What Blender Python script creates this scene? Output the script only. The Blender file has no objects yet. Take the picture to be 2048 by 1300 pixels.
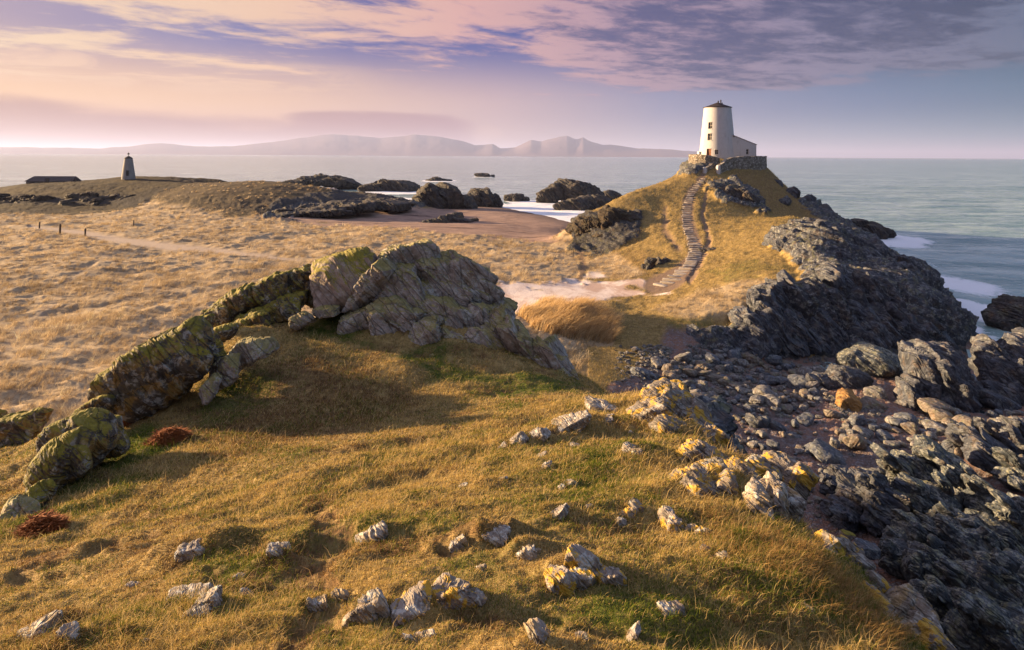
import bpy, math, random
import numpy as np
from mathutils import Matrix, Vector

# ---------------------------------------------------------------- camera, world, sun, exposure
random.seed(7); RNG = np.random.default_rng(7)
SC = bpy.context.scene
COL = SC.collection
F = 1334.0                 # focal length in pixels of the 2048-wide photograph
CZ = 17.5                  # eye height above the sea
ROLL = 0.0055
EXPO = 2.08
SUN_AZ, SUN_EL = math.radians(-73), math.radians(11.0)      # azimuth from +Y towards +X

cam_d = bpy.data.cameras.new('camera'); cam = bpy.data.objects.new('camera', cam_d); COL.objects.link(cam)
cam_d.sensor_width = 36.0; cam_d.lens = 36.0 * F / 2048.0
cam_d.shift_y = -(650.0 - 311.0) / 2048.0
cam_d.clip_start = 0.1; cam_d.clip_end = 120000.0
cam.matrix_world = Matrix.Translation((0, 0, CZ)) @ Matrix.Rotation(math.pi / 2, 4, 'X') @ Matrix.Rotation(ROLL, 4, 'Z')
SC.camera = cam
SC.view_settings.view_transform = 'Standard'; SC.view_settings.look = 'None'
SC.view_settings.gamma = 1.0; SC.view_settings.use_curve_mapping = False
SC.view_settings.exposure = EXPO
SC.cycles.use_denoising = True
SC.cycles.max_bounces = 6; SC.cycles.diffuse_bounces = 3; SC.cycles.glossy_bounces = 3
SC.cycles.volume_bounces = 0; SC.cycles.transparent_max_bounces = 8

def lin(c, k=1.0):
    o = []
    for v in c[:3]:
        v = v / 255.0
        o.append((v / 12.92 if v <= 0.04045 else ((v + 0.055) / 1.055) ** 2.4) * k)
    return (*o, 1.0)

class NT:
    """small helper that writes node trees"""
    def __init__(s, tree): s.t = tree; s.n = tree.nodes; s.l = tree.links
    def new(s, kind, **kw):
        nd = s.n.new(kind)
        for k, v in kw.items(): setattr(nd, k, v)
        return nd
    def put(s, sock, val):
        if val is None: return
        if isinstance(val, bpy.types.NodeSocket): s.l.new(val, sock)
        else: sock.default_value = val
    def m(s, op, a, b=None, c=None, clamp=False):
        nd = s.new('ShaderNodeMath', operation=op, use_clamp=clamp)
        s.put(nd.inputs[0], a); s.put(nd.inputs[1], b); s.put(nd.inputs[2], c)
        return nd.outputs[0]
    def vm(s, op, a, b=None):
        nd = s.new('ShaderNodeVectorMath', operation=op)
        s.put(nd.inputs[0], a); s.put(nd.inputs[1], b)
        return nd.outputs[1 if op in ('DOT_PRODUCT', 'LENGTH') else 0]
    def sep(s, v):
        nd = s.new('ShaderNodeSeparateXYZ'); s.put(nd.inputs[0], v); return nd.outputs
    def comb(s, x, y, z):
        nd = s.new('ShaderNodeCombineXYZ')
        for i, v in enumerate((x, y, z)): s.put(nd.inputs[i], v)
        return nd.outputs[0]
    def ss(s, x, lo, hi, a=0.0, b=1.0):
        nd = s.new('ShaderNodeMapRange', interpolation_type='SMOOTHSTEP')
        for i, v in enumerate((x, lo, hi, a, b)): s.put(nd.inputs[i], v)
        return nd.outputs[0]
    def mr(s, x, lo, hi, a=0.0, b=1.0):
        nd = s.new('ShaderNodeMapRange')
        for i, v in enumerate((x, lo, hi, a, b)): s.put(nd.inputs[i], v)
        return nd.outputs[0]
    def mix(s, f, a, b, blend='MIX'):
        nd = s.new('ShaderNodeMix', data_type='RGBA', blend_type=blend)
        s.put(nd.inputs[0], f); s.put(nd.inputs[6], a); s.put(nd.inputs[7], b)
        return nd.outputs[2]
    def ramp(s, f, stops, interp='LINEAR'):
        nd = s.new('ShaderNodeValToRGB'); cr = nd.color_ramp; cr.interpolation = interp
        while len(cr.elements) < len(stops): cr.elements.new(0.5)
        for e, (p, c) in zip(cr.elements, stops):
            e.position = p; e.color = c if len(c) == 4 else (*c, 1)
        s.put(nd.inputs[0], f); return nd.outputs[0]
    def noise(s, vec, scale, detail=4.0, rough=0.55, dist=0.0, out=0, lac=2.0):
        nd = s.new('ShaderNodeTexNoise')
        s.put(nd.inputs['Vector'], vec); s.put(nd.inputs['Scale'], scale); s.put(nd.inputs['Detail'], detail)
        s.put(nd.inputs['Roughness'], rough); s.put(nd.inputs['Distortion'], dist); s.put(nd.inputs['Lacunarity'], lac)
        return nd.outputs[out]
    def voro(s, vec, scale, feature='F1', out=0, rand=1.0):
        nd = s.new('ShaderNodeTexVoronoi', feature=feature)
        s.put(nd.inputs['Vector'], vec); s.put(nd.inputs['Scale'], scale); s.put(nd.inputs['Randomness'], rand)
        return nd.outputs[out]
    def mapv(s, vec, rot=(0, 0, 0), scale=(1, 1, 1), loc=(0, 0, 0)):
        nd = s.new('ShaderNodeMapping'); s.put(nd.inputs[0], vec)
        nd.inputs[1].default_value = loc; nd.inputs[2].default_value = rot; nd.inputs[3].default_value = scale
        return nd.outputs[0]
    def attr(s, name, out=0):
        nd = s.new('ShaderNodeAttribute'); nd.attribute_name = name; return nd.outputs[out]
    def bump(s, h, strength=0.5, dist=0.1, normal=None):
        nd = s.new('ShaderNodeBump'); nd.inputs['Strength'].default_value = strength
        nd.inputs['Distance'].default_value = dist; s.put(nd.inputs['Height'], h); s.put(nd.inputs['Normal'], normal)
        return nd.outputs[0]

# ---- sky: physical sky underneath, dawn colours and a sheet of broken cloud over it
W = bpy.data.worlds.new('World'); SC.world = W; W.use_nodes = True
w = NT(W.node_tree); w.n.clear()
SK = 0.90 / 2 ** EXPO
def sk(*c): return lin(c, SK)
d = w.sep(w.new('ShaderNodeTexCoord').outputs['Generated'])
az = w.m('ARCTAN2', d[0], d[1]); el = d[2]
ta = w.mr(az, -0.70, 0.70)
hor = w.ramp(ta, [(0.0, sk(216, 146, 126)), (0.28, sk(216, 160, 148)), (0.5, sk(208, 174, 174)), (0.66, sk(176, 172, 190)), (0.82, sk(148, 166, 188)), (1.0, sk(98, 148, 170))])
mid = w.ramp(ta, [(0.0, sk(252, 196, 144)), (0.25, sk(242, 192, 160)), (0.48, sk(206, 172, 178)), (0.66, sk(142, 144, 180)), (0.84, sk(96, 124, 166)), (1.0, sk(52, 108, 144))])
top = w.ramp(ta, [(0.0, sk(172, 146, 168)), (0.2, sk(114, 112, 172)), (0.35, sk(60, 76, 162)), (0.55, sk(58, 78, 160)), (0.8, sk(40, 64, 122)), (1.0, sk(20, 58, 96))])
zen = w.ramp(w.mr(az, -3.1416, 3.1416), [(0.0, sk(186, 204, 244)), (0.2, sk(220, 206, 226)), (0.3, sk(232, 210, 220)), (0.5, sk(178, 186, 232)), (0.7, sk(174, 202, 246)), (1.0, sk(186, 204, 244))])  # overhead sky out of view, brightened to fill the shadows
c = w.mix(w.ss(el, 0.005, 0.075), hor, mid)
c = w.mix(w.ss(el, 0.07, 0.17), c, top)
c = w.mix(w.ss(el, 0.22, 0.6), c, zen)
CSEED = 41.6
# cloud sheet: direction projected on a flat layer overhead
den = w.m('ADD', w.m('MAXIMUM', el, 0.0), 0.035)
px = w.m('DIVIDE', d[0], den); py = w.m('DIVIDE', d[1], den)
CA, CB = math.cos(0.62), math.sin(0.62)                   # the streets run from the near left to the far right
rx = w.m('ADD', w.m('MULTIPLY', px, CA), w.m('MULTIPLY', py, CB))
ry = w.m('SUBTRACT', w.m('MULTIPLY', py, CA), w.m('MULTIPLY', px, CB))
cp = w.comb(w.m('MULTIPLY', rx, 0.62), ry, CSEED)
big = w.noise(cp, 0.30, 3, 0.5, 0.6)
midn = w.noise(w.comb(w.m('MULTIPLY', rx, 0.62), ry, 2.2), 1.02, 6, 0.64, 0.5)
fine = w.noise(w.comb(w.m('MULTIPLY', rx, 0.7), ry, 8.0), 4.2, 6, 0.66, 0.4)
dens = w.m('ADD', w.m('ADD', w.m('MULTIPLY', big, 0.66), w.m('MULTIPLY', midn, 0.46)), w.m('MULTIPLY', fine, 0.17))
# full belt to the right, broken to the left, open sky below it and at the far right
elb = w.m('ADD', el, w.ss(az, 0.10, 0.70, 0.0, -0.012))
cover = w.m('ADD', w.ss(elb, 0.068, 0.096, -0.36, 0.0), w.m('ADD', w.ss(az, -0.05, 0.22, -0.035, 0.090), w.ss(az, 0.54, 0.68, 0.0, -0.15)))
cover = w.m('ADD', cover, w.ss(el, 0.26, 0.6, 0.0, -0.06))
dd = w.m('ADD', dens, cover)
cl = w.ss(dd, 0.60, 0.70)
lit = w.ramp(ta, [(0.0, sk(255, 220, 178)), (0.25, sk(255, 208, 172)), (0.45, sk(238, 180, 170)), (0.6, sk(196, 156, 170)), (0.78, sk(140, 128, 158)), (1.0, sk(82, 102, 136))])
shd = w.ramp(ta, [(0.0, sk(186, 138, 144)), (0.25, sk(144, 114, 148)), (0.42, sk(106, 92, 146)), (0.6, sk(80, 76, 128)), (0.8, sk(58, 66, 112)), (1.0, sk(34, 56, 94))])
thick = w.ss(dd, 0.62, 0.86)
light = w.m('SUBTRACT', w.m('ADD', w.m('MULTIPLY', fine, 0.66), w.m('MULTIPLY', midn, 0.80)), w.m('MULTIPLY', thick, 0.13))
cs = w.mix(w.ss(light, 0.56, 0.74), shd, lit)
c = w.mix(w.m('MULTIPLY', cl, 0.93), c, cs)
# low sheet of peach cloud in the lower left
lowb = w.m('MULTIPLY', w.m('MULTIPLY', w.ss(el, 0.075, 0.10), w.ss(el, 0.14, 0.115)), w.ss(az, -0.12, -0.42))
lown = w.ss(w.noise(w.comb(w.m('MULTIPLY', px, 0.8), w.m('MULTIPLY', py, 0.8), 0.4), 1.2, 6, 0.6, 0.6), 0.44, 0.60)
c = w.mix(w.m('MULTIPLY', w.m('MULTIPLY', lowb, lown), 0.75), c, sk(252, 206, 172))
# pink bank lying on the hills to the left, with a flat cap cloud over the peaks
edge = w.noise(w.comb(w.m('MULTIPLY', az, 3.0), w.m('MULTIPLY', el, 16.0), 0.0), 2.2, 6, 0.55, 0.3)
btop = w.m('ADD', w.ss(az, -0.70, -0.30, 0.070, 0.046), w.m('MULTIPLY', w.m('SUBTRACT', edge, 0.5), 0.035))
bank = w.m('MULTIPLY', w.ss(w.m('SUBTRACT', btop, el), -0.006, 0.016), w.ss(az, -0.05, -0.26, 0.0, 1.0))
lx = w.m('DIVIDE', w.m('ADD', az, 0.205), 0.15); ly = w.m('DIVIDE', w.m('SUBTRACT', el, 0.030), 0.034)
lx4 = w.m('POWER', w.m('ABSOLUTE', lx), 2.4); ly4 = w.m('POWER', w.m('ABSOLUTE', ly), 4.0)
lens = w.ss(w.m('ADD', w.m('ADD', lx4, ly4), w.m('MULTIPLY', w.m('SUBTRACT', edge, 0.5), 1.6)), 1.25, 0.45)
puffx = w.m('DIVIDE', w.m('ADD', az, 0.035), 0.026); puffy = w.m('DIVIDE', w.m('SUBTRACT', el, 0.034), 0.016)
puff = w.ss(w.m('ADD', w.m('ADD', w.m('MULTIPLY', puffx, puffx), w.m('MULTIPLY', puffy, puffy)), w.m('MULTIPLY', w.m('SUBTRACT', edge, 0.5), 5.0)), 1.1, 0.0)
bankc = w.ramp(ta, [(0.0, sk(166, 106, 100)), (0.25, sk(174, 118, 122)), (0.45, sk(178, 132, 148)), (1.0, sk(190, 165, 175))])
c = w.mix(w.m('MULTIPLY', w.m('MAXIMUM', bank, lens), 0.92), c, bankc)
c = w.mix(w.m('MULTIPLY', puff, 0.4), c, sk(232, 190, 182))
c = w.mix(w.ss(el, 0.0, -0.02), c, sk(120, 110, 120))
sky = w.new('ShaderNodeTexSky', sky_type='NISHITA')
sky.sun_disc = False; sky.sun_elevation = SUN_EL; sky.sun_rotation = SUN_AZ; sky.altitude = 20
bg1 = w.new('ShaderNodeBackground'); w.put(bg1.inputs[0], sky.outputs[0]); bg1.inputs[1].default_value = 0.05
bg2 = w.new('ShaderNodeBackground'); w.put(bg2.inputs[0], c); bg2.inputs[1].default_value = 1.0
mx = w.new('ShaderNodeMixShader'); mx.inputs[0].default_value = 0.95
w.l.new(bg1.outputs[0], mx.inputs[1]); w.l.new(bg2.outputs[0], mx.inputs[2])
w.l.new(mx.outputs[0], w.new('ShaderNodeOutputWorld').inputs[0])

SUNV = Vector((math.sin(SUN_AZ) * math.cos(SUN_EL), math.cos(SUN_AZ) * math.cos(SUN_EL), math.sin(SUN_EL)))
sl = bpy.data.lights.new('sun', 'SUN'); sl.energy = 4.9; sl.angle = math.radians(1.6); sl.color = (1.0, 0.68, 0.36)
so = bpy.data.objects.new('sun', sl); COL.objects.link(so)
so.rotation_euler = (-SUNV).to_track_quat('-Z', 'Y').to_euler(); so.location = (-60, 0, 60)

# ---------------------------------------------------------------- numbers: projection, noise, mesh building
CR, SR = math.cos(ROLL), math.sin(ROLL)
def ray(u, v):
    """pixel of the photograph -> (x/y, z/y) of its line of sight"""
    dx, dy = (np.asarray(u, float) - 1024.0) / F, -(np.asarray(v, float) - 311.0) / F
    return dx * CR - dy * SR, dx * SR + dy * CR
def at(u, v, D):
    a, b = ray(u, v); return np.array([a * D, D, CZ + b * D])
def proj(P):
    a, b = P[..., 0] / P[..., 1], (P[..., 2] - CZ) / P[..., 1]
    dx, dy = a * CR + b * SR, -a * SR + b * CR
    return 1024 + dx * F, 311 - dy * F

PERM = RNG.permutation(512).astype(np.int32); PERM = np.concatenate([PERM, PERM])
VALS = RNG.uniform(-1, 1, 512).astype(np.float32)
def vnoise(x, y, z):
    x = np.asarray(x, np.float32); y = np.asarray(y, np.float32); z = np.asarray(z, np.float32)
    xi = np.floor(x).astype(np.int32); yi = np.floor(y).astype(np.int32); zi = np.floor(z).astype(np.int32)
    fx, fy, fz = x - xi, y - yi, z - zi
    fx = fx * fx * (3 - 2 * fx); fy = fy * fy * (3 - 2 * fy); fz = fz * fz * (3 - 2 * fz)
    def L(a, b, c): return VALS[PERM[(PERM[(PERM[(xi + a) & 511] + yi + b) & 511] + zi + c) & 511]]
    x00 = L(0,0,0) * (1-fx) + L(1,0,0) * fx; x10 = L(0,1,0) * (1-fx) + L(1,1,0) * fx
    x01 = L(0,0,1) * (1-fx) + L(1,0,1) * fx; x11 = L(0,1,1) * (1-fx) + L(1,1,1) * fx
    return (x00 * (1-fy) + x10 * fy) * (1-fz) + (x01 * (1-fy) + x11 * fy) * fz
def fbm(x, y, z, octv=4, gain=0.5, ridged=False):
    s = 0; a = 1.0; f = 1.0
    for i in range(octv):
        n = vnoise(x * f + 17.3 * i, y * f - 9.1 * i, z * f + 4.7 * i)
        if ridged: n = 1 - 2 * np.abs(n)
        s = s + a * n; a *= gain; f *= 2.03
    return s
def sstep(x, a, b):
    t = np.clip((x - a) / (b - a), 0, 1); return t * t * (3 - 2 * t)

def mesh_np(name, V, faces, attrs=None, smooth=True):
    """V (n,3); faces: list of (m,k) int arrays; attrs: name -> (n,3) point colours"""
    me = bpy.data.meshes.new(name)
    me.vertices.add(len(V)); me.vertices.foreach_set('co', np.ascontiguousarray(V, np.float32).ravel())
    nl = sum(f.size for f in faces); nf = sum(len(f) for f in faces)
    me.loops.add(nl); me.polygons.add(nf)
    me.loops.foreach_set('vertex_index', np.concatenate([f.ravel() for f in faces]).astype(np.int32))
    st = []; o = 0
    for f in faces:
        st.append(o + np.arange(len(f)) * f.shape[1]); o += f.size
    me.polygons.foreach_set('loop_start', np.concatenate(st).astype(np.int32))
    me.update(calc_edges=True)
    me.polygons.foreach_set('use_smooth', np.full(nf, smooth, bool))
    for k, arr in (attrs or {}).items():
        at_ = me.attributes.new(k, 'FLOAT_COLOR', 'POINT')
        c4 = np.ones((len(V), 4), np.float32); c4[:, :arr.shape[1]] = arr
        at_.data.foreach_set('color', c4.ravel())
    me.update(); return me

def link(name, me, mat=None, parent=None, **props):
    o = bpy.data.objects.new(name, me); COL.objects.link(o)
    if mat is not None and me is not None and not me.materials: me.materials.append(mat)
    if parent is not None: o.parent = parent
    for k, v in props.items():
        if v is not None: o[k] = v
    return o
def thing(name, label, cat, loc=(0, 0, 0), rotz=0.0, group=None):
    o = bpy.data.objects.new(name, None); COL.objects.link(o); o.location = loc; o.rotation_euler = (0, 0, rotz)
    o['label'] = label; o['category'] = cat
    if group: o['group'] = group
    return o
def grid_faces(nr, nc):
    i = np.arange(nr * nc).reshape(nr, nc)
    return np.stack([i[:-1, :-1], i[:-1, 1:], i[1:, 1:], i[1:, :-1]], -1).reshape(-1, 4)

def material(name):
    m = bpy.data.materials.new(name); m.use_nodes = True; t = NT(m.node_tree); t.n.clear()
    out = t.new('ShaderNodeOutputMaterial'); return m, t, out
def principled(t, out, color, rough=0.9, normal=None, spec=0.3):
    b = t.new('ShaderNodeBsdfPrincipled'); t.put(b.inputs['Base Color'], color); t.put(b.inputs['Roughness'], rough)
    b.inputs['Specular IOR Level'].default_value = spec; t.put(b.inputs['Normal'], normal)
    t.l.new(b.outputs[0], out.inputs[0]); return b
# ---------------------------------------------------------------- the lie of the land
CP = []
def P(*pts):
    for u, v, D in pts:
        a, b = ray(u, v); CP.append((float(a), math.log(D), CZ + float(b) * D))
def Z(*pts):
    for u, D, z in pts: CP.append(((u - 1024) / F, math.log(D), z))
# turf ridge under the camera
Z((-400, 2, 15.2), (300, 2, 15.3), (1024, 2, 15.5), (1700, 2, 15.2), (2500, 2, 14.6), (-600, 4, 14.0), (-500, 8, 12.6), (3000, 3, 13.6), (1024, 1.2, 15.9))
P((0, 1300, 4.8), (300, 1300, 4.4), (700, 1300, 4.1), (1000, 1300, 4.0), (1300, 1300, 4.2), (1600, 1300, 5.0), (1850, 1300, 6.0),
  (0, 1200, 6.4), (400, 1200, 5.4), (800, 1200, 5.0), (1200, 1200, 5.2), (1500, 1200, 5.6), (1700, 1200, 6.3),
  (0, 1110, 8.6), (300, 1100, 7.6), (650, 1100, 6.6), (1000, 1100, 6.4), (1300, 1100, 6.6), (1550, 1100, 7.2),
  (250, 1030, 10.3), (500, 1000, 9.8), (800, 1000, 8.6), (1100, 1000, 8.4), (1350, 1000, 8.6), (1500, 1000, 9.0),
  (400, 920, 13), (700, 920, 11.3), (1000, 920, 10.8), (1200, 920, 10.6), (1400, 920, 11),
  (330, 905, 14.2), (560, 860, 15.4), (850, 850, 15.0), (1100, 850, 13.6), (1300, 850, 13.5),
  (500, 800, 17.5), (800, 800, 18.2), (1050, 800, 17.2), (1250, 800, 16.2), (1330, 790, 16.5),
  (600, 740, 19), (800, 740, 19.5), (1000, 765, 19.5), (1150, 778, 19.5), (560, 690, 21), (700, 690, 21.5), (850, 700, 21.5),
  (570, 648, 22.6), (600, 628, 23.6), (690, 604, 24.3), (640, 650, 23), (740, 622, 24), (520, 642, 23.1), (475, 655, 22.4), (700, 645, 23), (820, 580, 25), (950, 620, 25), (1050, 690, 24), (1140, 745, 22.5),
  (430, 680, 21.0), (330, 780, 18.0), (200, 885, 15.4), (80, 990, 12.6), (0, 1045, 11.2), (360, 830, 16.4), (250, 930, 13.6),
  (0, 930, 14.6), (100, 862, 17.2))
Z((1200, 23, 9.6), (1280, 21, 9.0), (820, 29, 10.0), (820, 36, 5.5), (1000, 30, 7.5), (1100, 28, 7.0), (1000, 36, 4.5), (1150, 34, 3.8), (600, 28, 8.5), (600, 35, 5),
  (430, 27, 8), (330, 24, 7.5), (200, 20, 8), (80, 20, 8.5), (0, 22, 8), (100, 24, 7), (0, 30, 4.8), (200, 30, 4.6), (500, 36, 4.4), (800, 43, 4),
  (-300, 16, 10), (-300, 24, 6), (-300, 32, 4.6), (-600, 20, 8), (-600, 34, 4.6))
# dune field
for u in (-600, -300, 0, 300, 600, 850):
    Z((u, 42, 4.3), (u, 60, 4.2), (u, 85, 3.9), (u, 112, 3.5))
for u in (-300, 0, 250, 500): Z((u, 140, 3.4))
Z((1000, 66, 3.2), (1000, 80, 3.5), (1000, 100, 3.4), (1120, 85, 3.4), (1100, 105, 3.2), (600, 138, 3.1), (800, 130, 3.2), (950, 122, 3.1),
  (1000, 50, 3.0), (1090, 58, 3.4), (1130, 58, 4.3), (1180, 57, 4.0), (1230, 56, 3.2), (1200, 70, 3.2), (1250, 62, 2.9), (1140, 50, 2.6), (1100, 42, 2.6))
# beach and the bay
Z((650, 160, 2.6), (700, 165, 2.2), (850, 160, 1.7), (850, 200, 1.0), (850, 240, .3), (1000, 150, 1.8), (1000, 200, .8), (1000, 232, 0), (1000, 280, -2), (1130, 130, 2.2),
  (1130, 160, .7), (1150, 174, 0), (1150, 220, -2), (850, 290, -1.5), (1100, 250, -2), (1250, 200, -2.5), (1300, 172, -1), (1100, 190, .1), (700, 260, 1), (700, 300, -2))
# far headland with the beacon, and the dune hill in front of it
P((60, 368, 215), (0, 384, 205), (150, 362, 225), (256, 351, 228), (340, 353, 230), (400, 355, 235), (440, 354, 240), (30, 395, 190), (150, 388, 193), (250, 385, 195))
Z((-300, 205, 6), (-300, 180, 3), (0, 172, 3), (120, 176, 3), (220, 178, 3), (-300, 270, -2), (60, 245, 6), (60, 280, -2), (256, 262, 5), (256, 295, -2), (440, 280, -2), (-700, 200, 4), (-700, 280, -2))
P((430, 366, 195), (500, 360, 200), (560, 363, 200), (640, 372, 200), (300, 412, 170), (360, 385, 182), (700, 386, 200), (450, 428, 152), (560, 428, 158), (640, 428, 165), (380, 425, 155), (780, 392, 205), (820, 405, 200))
Z((560, 235, 3), (560, 265, -2), (430, 228, 6), (900, 215, .8))
# the headland with the white tower
P((1330, 570, 73), (1385, 500, 88), (1378, 440, 106), (1380, 390, 120), (1400, 360, 128),
  (1200, 560, 78), (1150, 503, 104), (1140, 492, 108), (1165, 440, 115), (1200, 415, 118), (1250, 385, 122), (1300, 372, 126), (1350, 357, 130), (1280, 425, 113), (1275, 492, 97), (1220, 500, 100),
  (1330, 450, 105), (1340, 500, 90), (1240, 530, 86), (1310, 540, 80), (1320, 410, 117),
  (1150, 466, 112), (1176, 432, 116), (1228, 399, 120), (1285, 373, 125), (1545, 352, 140), (1576, 378, 138), (1602, 396, 136), (1632, 420, 132), (1664, 442, 127), (1380, 345, 135), (1440, 347, 132), (1525, 345, 141), (1470, 360, 130), (1560, 370, 140), (1600, 405, 135), (1650, 440, 128), (1500, 430, 112), (1450, 440, 106), (1560, 440, 112),
  (1420, 500, 88), (1500, 512, 78), (1560, 540, 68), (1480, 560, 65), (1400, 590, 64), (1450, 612, 60.5), (1400, 650, 57), (1300, 660, 56), (1250, 720, 50), (1180, 690, 53), (1200, 745, 46))
Z((1400, 141, 17.0), (1437, 146, 17.5), (1500, 147, 17.3), (1522, 147, 17.0), (1437, 155, 17.0), (1395, 148, 16), (1350, 140, 13.5), (1250, 150, 4), (1180, 130, 3), (1200, 150, -1), (1250, 172, -1.5), (1400, 165, 9), (1400, 190, -2), (1530, 158, 12), (1600, 150, 7.5),
  (1530, 185, -2), (1600, 165, 2), (1650, 150, 1), (1100, 120, 2.6))
# its cliffs and the sea on the right
P((1490, 600, 60), (1560, 562, 62), (1650, 542, 65), (1740, 556, 66), (1820, 602, 64), (1872, 652, 62.5), (1480, 682, 57), (1560, 696, 58.3), (1650, 702, 59), (1750, 696, 60), (1862, 694, 61), (1520, 585, 62),
  (1640, 456, 80), (1550, 462, 88), (1500, 476, 87), (1700, 482, 80), (1800, 526, 79), (1832, 562, 77.5), (1600, 546, 71), (1700, 556, 71.5), (1780, 577, 70.5), (1600, 430, 105))
Z((1800, 130, -1.5), (1850, 100, -1.5), (1850, 90, -.8), (1780, 95, -.4), (1700, 108, .5), (1880, 84, -1), (1950, 76, -1.2), (1910, 72, -.2), (2048, 90, -2), (2400, 80, -3), (2400, 50, -1), (1750, 155, -2), (2100, 140, -3), (1900, 200, -3),
  (1200, 300, -3), (400, 330, -3), (2000, 330, -4), (-500, 330, -3), (1300, 330, -4))
# the cove
Z((1500, 45, 1.2), (1400, 48, 1.6), (1560, 40, 1.1), (1640, 32, 1.0), (1720, 26, 1.1), (1760, 22, 1.5), (1800, 18, 2), (1700, 50, 1), (1850, 52, .6), (1950, 56, 0.0), (1960, 65, -.2), (2040, 45, .9), (1900, 38, 1.0), (2000, 32, 1.6),
  (1900, 27, 2.0), (2000, 24, 2.4), (1900, 21, 2.0), (2100, 20, 2.8), (2400, 30, 2), (1400, 40, 1.6), (1330, 44, 1.8), (1220, 40, 2.5), (1560, 30, 1.4), (1640, 24, 1.6), (1700, 19.5, 2.6))
P((1360, 785, 17), (1420, 862, 13.5), (1500, 925, 11.5), (1590, 1005, 9.8), (1640, 1085, 8.4), (1740, 1160, 7.4))
Z((1320, 20, 9.5), (1400, 22, 6.5), (1500, 17, 7.5), (1600, 13.5, 8.5), (1700, 11, 9.2), (1800, 9, 10), (1950, 6.5, 11.4), (2200, 5, 12.3), (1330, 28, 4), (1400, 28, 3.0), (1500, 23, 3.0), (1600, 18, 3.4), (1700, 15, 4.4), (1800, 13, 5), (1950, 11, 6), (2200, 9, 7), (2500, 14, 4))

CP = np.array(CP); KA = 1.6
def rbf_fit(C):
    X = np.stack([C[:, 0] * KA, C[:, 1]], 1)
    R = np.sqrt(((X[:, None] - X[None]) ** 2).sum(-1) + 1e-4)
    n = len(X); M = np.zeros((n + 3, n + 3)); M[:n, :n] = R; M[:n, n] = 1; M[:n, n + 1:] = X; M[n:, :n] = M[:n, n:].T
    M[:n, :n] -= np.eye(n) * 0.004
    return X, np.linalg.solve(M, np.concatenate([C[:, 2], np.zeros(3)]))
def rbf_eval(X, wt, a, l):
    q = np.stack([np.ravel(a) * KA, np.ravel(l)], 1); out = np.empty(len(q)); n = len(X)
    for s in range(0, len(q), 20000):
        k = q[s:s + 20000]; R = np.sqrt(((k[:, None] - X[None]) ** 2).sum(-1) + 1e-4)
        out[s:s + 20000] = R @ wt[:n] + wt[n] + k @ wt[n + 1:]
    return out.reshape(np.shape(a))
X_, w_ = rbf_fit(CP)
LMIN, LMAX = math.log(1.3), math.log(330.0)
Ga = np.linspace(-1.7, 1.7, 340); Gl = np.linspace(LMIN, LMAX, 420)
Gz = rbf_eval(X_, w_, *np.meshgrid(Ga, Gl))
for _ in range(2):                                               # take the points' cusps off
    Gz[1:-1] = (Gz[:-2] + 2 * Gz[1:-1] + Gz[2:]) / 4; Gz[:, 1:-1] = (Gz[:, :-2] + 2 * Gz[:, 1:-1] + Gz[:, 2:]) / 4
def bil(G, a, l, A=Ga, Lr=Gl):
    i = np.clip((a - A[0]) / (A[1] - A[0]), 0, len(A) - 1.001); j = np.clip((l - Lr[0]) / (Lr[1] - Lr[0]), 0, len(Lr) - 1.001)
    i0 = i.astype(int); j0 = j.astype(int); fi = i - i0; fj = j - j0
    return (G[j0, i0] * (1 - fi) + G[j0, i0 + 1] * fi) * (1 - fj) + (G[j0 + 1, i0] * (1 - fi) + G[j0 + 1, i0 + 1] * fi) * fj

# vertices: a fan that is fine near the eye and coarse far away
a_in = np.linspace(-0.84, 0.84, 1120)
a_out = np.linspace(0.84, 1.7, 90)[1:]
TA = np.concatenate([-a_out[::-1], a_in, a_out])
_l = np.linspace(LMIN, LMAX, 6000); _d = 1 + 2.6 * ((_l > math.log(56)) & (_l < math.log(70))) + 1.5 * ((_l > math.log(70)) & (_l < math.log(88))) + .8 * ((_l > math.log(95)) & (_l < math.log(125)))
_c = np.cumsum(_d); TL = np.interp(np.linspace(_c[0], _c[-1], 1180), _c, _l)
A2, L2 = np.meshgrid(TA.astype(np.float32), TL.astype(np.float32)); D2 = np.exp(L2)
TX, TY = (A2 * D2), D2
ZS = bil(Gz, A2, L2).astype(np.float32)
U2, V2 = proj(np.stack([TX, TY, ZS], -1))
U2 = U2.astype(np.float32); V2 = V2.astype(np.float32)
# slope of the smooth ground
def slope_of(Zm):
    gl = np.gradient(Zm, TL, axis=0) / D2; ga = np.gradient(Zm, TA, axis=1) / D2
    # dz/dx = ga ; dz/dy = gl - a*ga
    return ga, gl - A2 * ga
sx, sy = slope_of(ZS); STEEP = np.sqrt(sx ** 2 + sy ** 2)

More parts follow.
